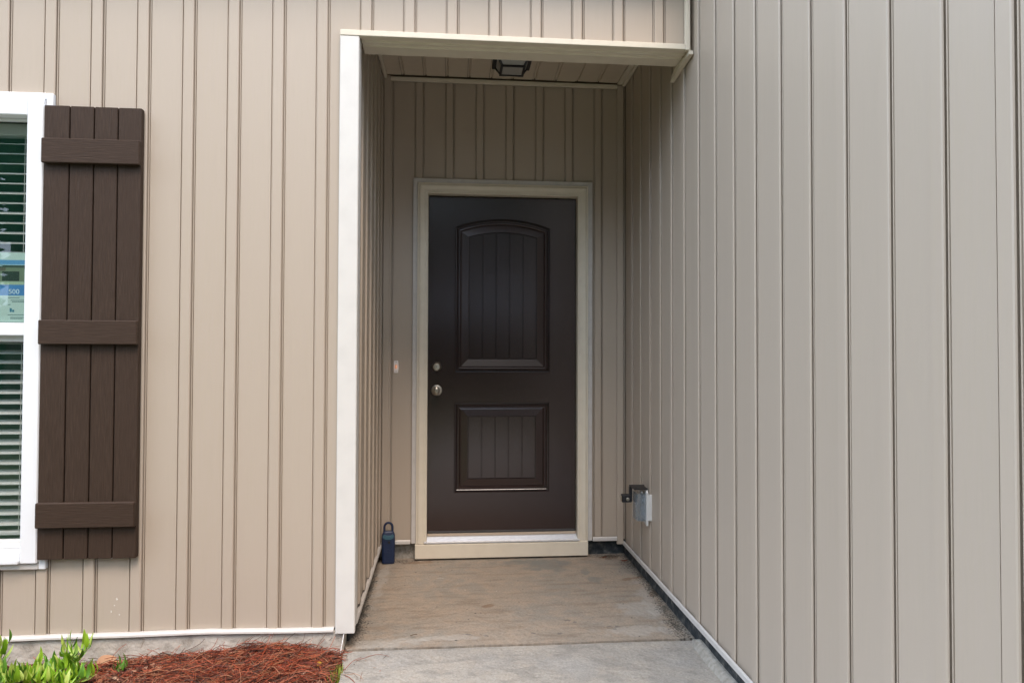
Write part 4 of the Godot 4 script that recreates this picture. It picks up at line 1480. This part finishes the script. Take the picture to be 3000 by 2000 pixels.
func build_plants():
	var r = RandomNumberGenerator.new()
	r.seed = 77
	var lm = [leaf_mesh(0.058, 0.0145, 0.5, 0.15), leaf_mesh(0.066, 0.019, 0.4, 0.3), leaf_mesh(0.046, 0.0135, 0.45, 0.2), leaf_mesh(0.070, 0.022, 0.35, 0.35), leaf_mesh(0.066, 0.020, 0.3, 0.5), leaf_mesh(0.056, 0.017, 0.35, 0.8)]
	var G = "bright green leafy plants in the bed"
	# x, z, height, stems, spread, label
	var defs = [
		[-1.955, 1.38, 0.245, 9, 0.060, "tallest bright green leafy plant rising in front of the window", 0],
		[-1.69, 1.345, 0.195, 9, 0.060, "bright green plant with two upright sprigs under the shutter", 1],
		[-1.80, 1.40, 0.105, 13, 0.115, "low sprawling bright green plant between the two taller ones", 2],
		[-1.89, 1.46, 0.115, 13, 0.115, "low bushy green plant at the foot of the tallest plant", 2],
		[-1.66, 1.45, 0.090, 12, 0.100, "low green plant spilling onto the red mulch", 2],
		[-1.515, 1.335, 0.060, 5, 0.045, "small dusty green seedling on the red mulch", 3]]
	for d in defs:
		var T = thing("leafy_plant", d[5], "plant", Vector3(d[0], bed_y(d[0], d[1]) - 0.004, d[1]), G)
		for s in d[3]:
			var az = TAU * s / d[3] + r.randf_range(-0.5, 0.5)
			var up = d[2] * r.randf_range(0.62, 1.0)
			var tipo = Vector3(cos(az), 0, sin(az)) * d[4] * r.randf_range(0.4, 1.1)
			if d[6] == 1 and s < 2:
				up = d[2] * [0.98, 0.92][s]
				tipo = Vector3([-0.005, 0.070][s], 0, 0.0)
			if d[6] == 0 and s < 2:
				up = d[2] * [1.0, 0.8][s]
				tipo = Vector3([-0.02, 0.035][s], 0, 0.0)
			if d[1] + tipo.z < 1.26: tipo.z = 1.26 - d[1]
			var pts = []
			for k in 6:
				var t = k / 5.0
				pts.append(Vector3(tipo.x * t * t, up * 0.72 * t, tipo.z * t * t))
			var st = new_st()
			tube(st, pts, 0.0022, 6, 0.0012)
			obj("stem", st, M.stem, T)
			var nl = [7, 7, 9, 4][d[6]]
			for k in nl:
				var t = 0.30 + 0.70 * k / (nl - 1.0)
				var p = pts[min(int(t * 5.0), 4)].lerp(pts[min(int(t * 5.0) + 1, 5)], fmod(t * 5.0, 1.0) if t < 1.0 else 1.0)
				var la = az + k * 2.4 + r.randf_range(-0.4, 0.4)
				var tilt = lerp(1.35, 0.55, t) + r.randf_range(-0.3, 0.3)
				if k == nl - 1: tilt = 0.12
				if d[6] == 2: tilt += r.randf_range(-0.3, 0.6)
				elif s >= 2 and d[6] < 2: tilt += 0.2
				var lf = obj("leaf", lm[(r.randi() % 4) if d[6] != 2 or r.randf() < 0.3 else 4 + r.randi() % 2], M.leafs[(r.randi() % 4) if d[6] != 3 else 2], T)
				var sc = r.randf_range(0.70, 1.10) * (0.62 if d[6] == 3 else 0.9)
				var zc = d[1] + p.z
				# keep leaves clear of the wall
				if sin(la) < 0.0 and zc + sin(la) * 0.075 * sc * sin(tilt) < 1.245: la = -la
				lf.transform = Transform3D(Basis(Vector3.UP, PI / 2 - la) * Basis(Vector3(1, 0, 0), tilt) * Basis.from_scale(Vector3.ONE * sc), p)

func build_litter():
	var st
	# large dry leaf by the plants
	var o = obj("dry_leaf", leaf_mesh(0.075, 0.058, 0.25, 0.2), M.dry_leaf)
	o.transform = Transform3D(Basis.from_euler(Vector3(-0.75, 0.3, -1.1)), Vector3(-1.635, -0.022, 1.272))
	tag(o, "broad tan dry leaf leaning on the foundation by the plants", "leaf")
	var lr = RandomNumberGenerator.new()
	lr.seed = 404
	var dm = [leaf_mesh(0.045, 0.020, 0.5, 0.3), leaf_mesh(0.034, 0.022, 0.3, 0.5), leaf_mesh(0.055, 0.015, 0.7, 0.4)]
	var dc = [M.dry_leaf, mat(lin(0.52, 0.33, 0.22), 0.8), mat(lin(0.30, 0.13, 0.06), 0.8), mat(lin(0.45, 0.20, 0.07), 0.8)]
	var tone = ["tan", "pale pinkish", "dark brown", "orange brown"]
	for k in 24:
		var x = lr.randf_range(-1.98, -1.36)
		var z = lr.randf_range(1.245, 1.42)
		o = obj("dry_leaf", dm[k % 3], dc[k % 4])
		o.transform = Transform3D(Basis.from_euler(Vector3(-1.3 + lr.randf_range(-0.3, 0.5), lr.randf() * TAU, lr.randf_range(-0.4, 0.4))), Vector3(x, bed_y(x, z) + 0.012, z))
		tag(o, "small curled " + tone[k % 4] + " dry leaf on the mulch around the plants", "leaf", tone[k % 4] + " dry leaves on the mulch")
	for d in [[0.700, 0.050, 0.5, "curled red brown dead leaf on the slab beside the door sill"], [0.800, 0.118, -0.15, "red brown dead leaf on the slab close to the side wall"]]:
		o = obj("dead_leaf", leaf_mesh(0.042, 0.011, 0.8, 0.12), M.red_leaf)
		o.transform = Transform3D(Basis(Vector3.UP, d[2]) * Basis(Vector3(0, 0, 1), -PI / 2) * Basis(Vector3(0, 1, 0), 0.35), Vector3(d[0], 0.004, d[1]))
		tag(o, d[3], "leaf", "dead leaves on the porch")
	o = obj("yellow_leaf", leaf_mesh(0.026, 0.017, 0.3, 0.2), M.yellow_leaf)
	o.transform = Transform3D(Basis.from_euler(Vector3(-0.9, 0.4, -1.2)), Vector3(-0.75, -0.008, 1.355))
	tag(o, "small yellow leaf lying on the red pine straw", "leaf")
	st = new_st()
	tube(st, [Vector3(-0.015, 0.003, 0.006), Vector3(0.0, 0.0055, 0.0), Vector3(0.014, 0.003, -0.007)], 0.0022, 6, 0.0014)
	o = obj("twig", st, mat(lin(0.10, 0.07, 0.045), 0.9))
	o.position = Vector3(-0.378, 0.0, 1.119)
	tag(o, "short brown twig on the pale front of the porch slab", "twig")
	# white string below the corner post
	st = new_st()
	tube(st, [Vector3(-0.665, 0.062, 1.218), Vector3(-0.667, 0.045, 1.228), Vector3(-0.671, 0.015, 1.243), Vector3(-0.675, -0.020, 1.262)], 0.0019, 6)
	o = obj("string", st, M.string)
	tag(o, "white string hanging below the white corner post", "string")
	# root strand on the foundation
	st = new_st()
	tube(st, [Vector3(-1.478, 0.066, 1.2135), Vector3(-1.479, 0.055, 1.2135), Vector3(-1.484, 0.045, 1.2135), Vector3(-1.490, 0.030, 1.214), Vector3(-1.493, 0.024, 1.2135)], 0.0016, 6, 0.001)
	o = obj("dry_rootlet", st, mat(lin(0.5, 0.45, 0.38), 0.9))
	tag(o, "thin pale rootlet stuck to the grey foundation", "rootlet")
	# grass tuft at the walkway edge
	var T = thing("grass_tuft", "little tuft of green grass at the walkway edge", "grass", Vector3(-0.662, -0.05, 1.42))
	var r = RandomNumberGenerator.new()
	r.seed = 8
	var bl = leaf_mesh(0.07, 0.004, 0.4, 0.35)
	for k in 34:
		var b = obj("blade", bl, M.leafs[[0, 2, 3][k % 3]], T)
		b.transform = Transform3D(Basis(Vector3.UP, r.randf() * TAU) * Basis(Vector3(1, 0, 0), r.randf_range(0.1, 0.7)) * Basis.from_scale(Vector3.ONE * r.randf_range(0.5, 1.0)), Vector3(r.randf_range(-0.022, 0.022), 0, r.randf_range(-0.05, 0.07)))

# ------------------------------------------------------------------ trees in the yard, mirrored by the window
func build_trees():
	var r = RandomNumberGenerator.new()
	r.seed = 31
	var words = ["with the tallest crown", "nearest the corner of the lawn", "standing straight across from the door", "at the far end of the row", "next to the tallest one", "opposite the window", "opposite the side wall", "closing the row"]
	var proto = []
	for v in 2:
		var h = [7.5, 6.4][v]
		var st = new_st()
		tube(st, [Vector3(0, 0, 0), Vector3(0.05, h * 0.3, 0.02), Vector3(-0.05, h * 0.6, 0.05), Vector3(0.02, h * 0.85, 0)], 0.17, 8, 0.04)
		for k in 6:
			var a = TAU * k / 6.0
			var y = h * (0.3 + 0.07 * k)
			tube(st, [Vector3(0, y, 0), Vector3(cos(a) * 0.8, y + 0.5, sin(a) * 0.8), Vector3(cos(a) * 1.6, y + 0.8, sin(a) * 1.6)], 0.06, 6, 0.02)
		var trunk = st.commit()
		st = new_st()
		for k in 3000:
			var dir = Vector3(r.randfn(), r.randfn(), r.randfn()).normalized()
			var rad = pow(r.randf(), 0.5)
			var lump = 0.8 + 0.25 * sin(dir.x * 5.0 + v) * cos(dir.y * 4.0)
			var p = Vector3(0, h * 0.58, 0) + dir * rad * lump * Vector3(2.6, h * 0.44, 2.6)
			var s = r.randf_range(0.09, 0.22)
			var b = Basis.from_euler(Vector3(r.randf() * TAU, r.randf() * TAU, 0))
			quad(st, p + b * Vector3(-s, 0, 0), p + b * Vector3(0, -s * 0.5, 0), p + b * Vector3(s, 0, 0), p + b * Vector3(0, s * 0.5, 0.02), b * Vector3(0, 0, 1))
		proto.append([trunk, st.commit()])
	for k in 8:
		var x = [-9.6, -14.5, 1.5, 11.5, -5.8, -1.8, 6.0, -19.0][k]
		var z = [13.6, 15.5, 15.0, 16.0, 14.6, 16.2, 14.5, 16.0][k]
		var T = thing("yard_tree", "green yard tree across the lawn " + words[k], "tree", Vector3(x, -0.16, z), "trees across the front yard")
		T.rotation.y = k * 1.3
		T.scale = Vector3.ONE * [1.5, 1.25, 1.2, 1.3, 1.2, 1.25, 1.2, 1.3][k]
		obj("trunk", proto[k % 2][0], M.bark, T)
		obj("crown", proto[k % 2][1], M.crown, T)
	var H = thing("added_hedge", "long unseen row of dark foliage added to darken the horizon beyond the lawn", "added_hedge", Vector3(-2.0, -0.16, 18.5))  # unseen foliage row, added to cut low sky light on door and recess
	var st = new_st()
	cbox(st, Vector3(-24, 0, -0.55), Vector3(24, 2.7, 0.55), 0.3)
	for k in 9000:
		var p = Vector3(r.randf_range(-24, 24), r.randf_range(0.05, 2.8), -0.55 - r.randf() * 0.15)
		var s = r.randf_range(0.05, 0.12)
		var b = Basis.from_euler(Vector3(r.randf_range(-1, 1), r.randf_range(-1, 1), r.randf() * TAU))
		quad(st, p + b * Vector3(-s, 0, 0), p + b * Vector3(0, -s * 0.5, 0), p + b * Vector3(s, 0, 0), p + b * Vector3(0, s * 0.5, 0), Vector3(0, 0, -1))
	obj("foliage", st, M.crown, H)
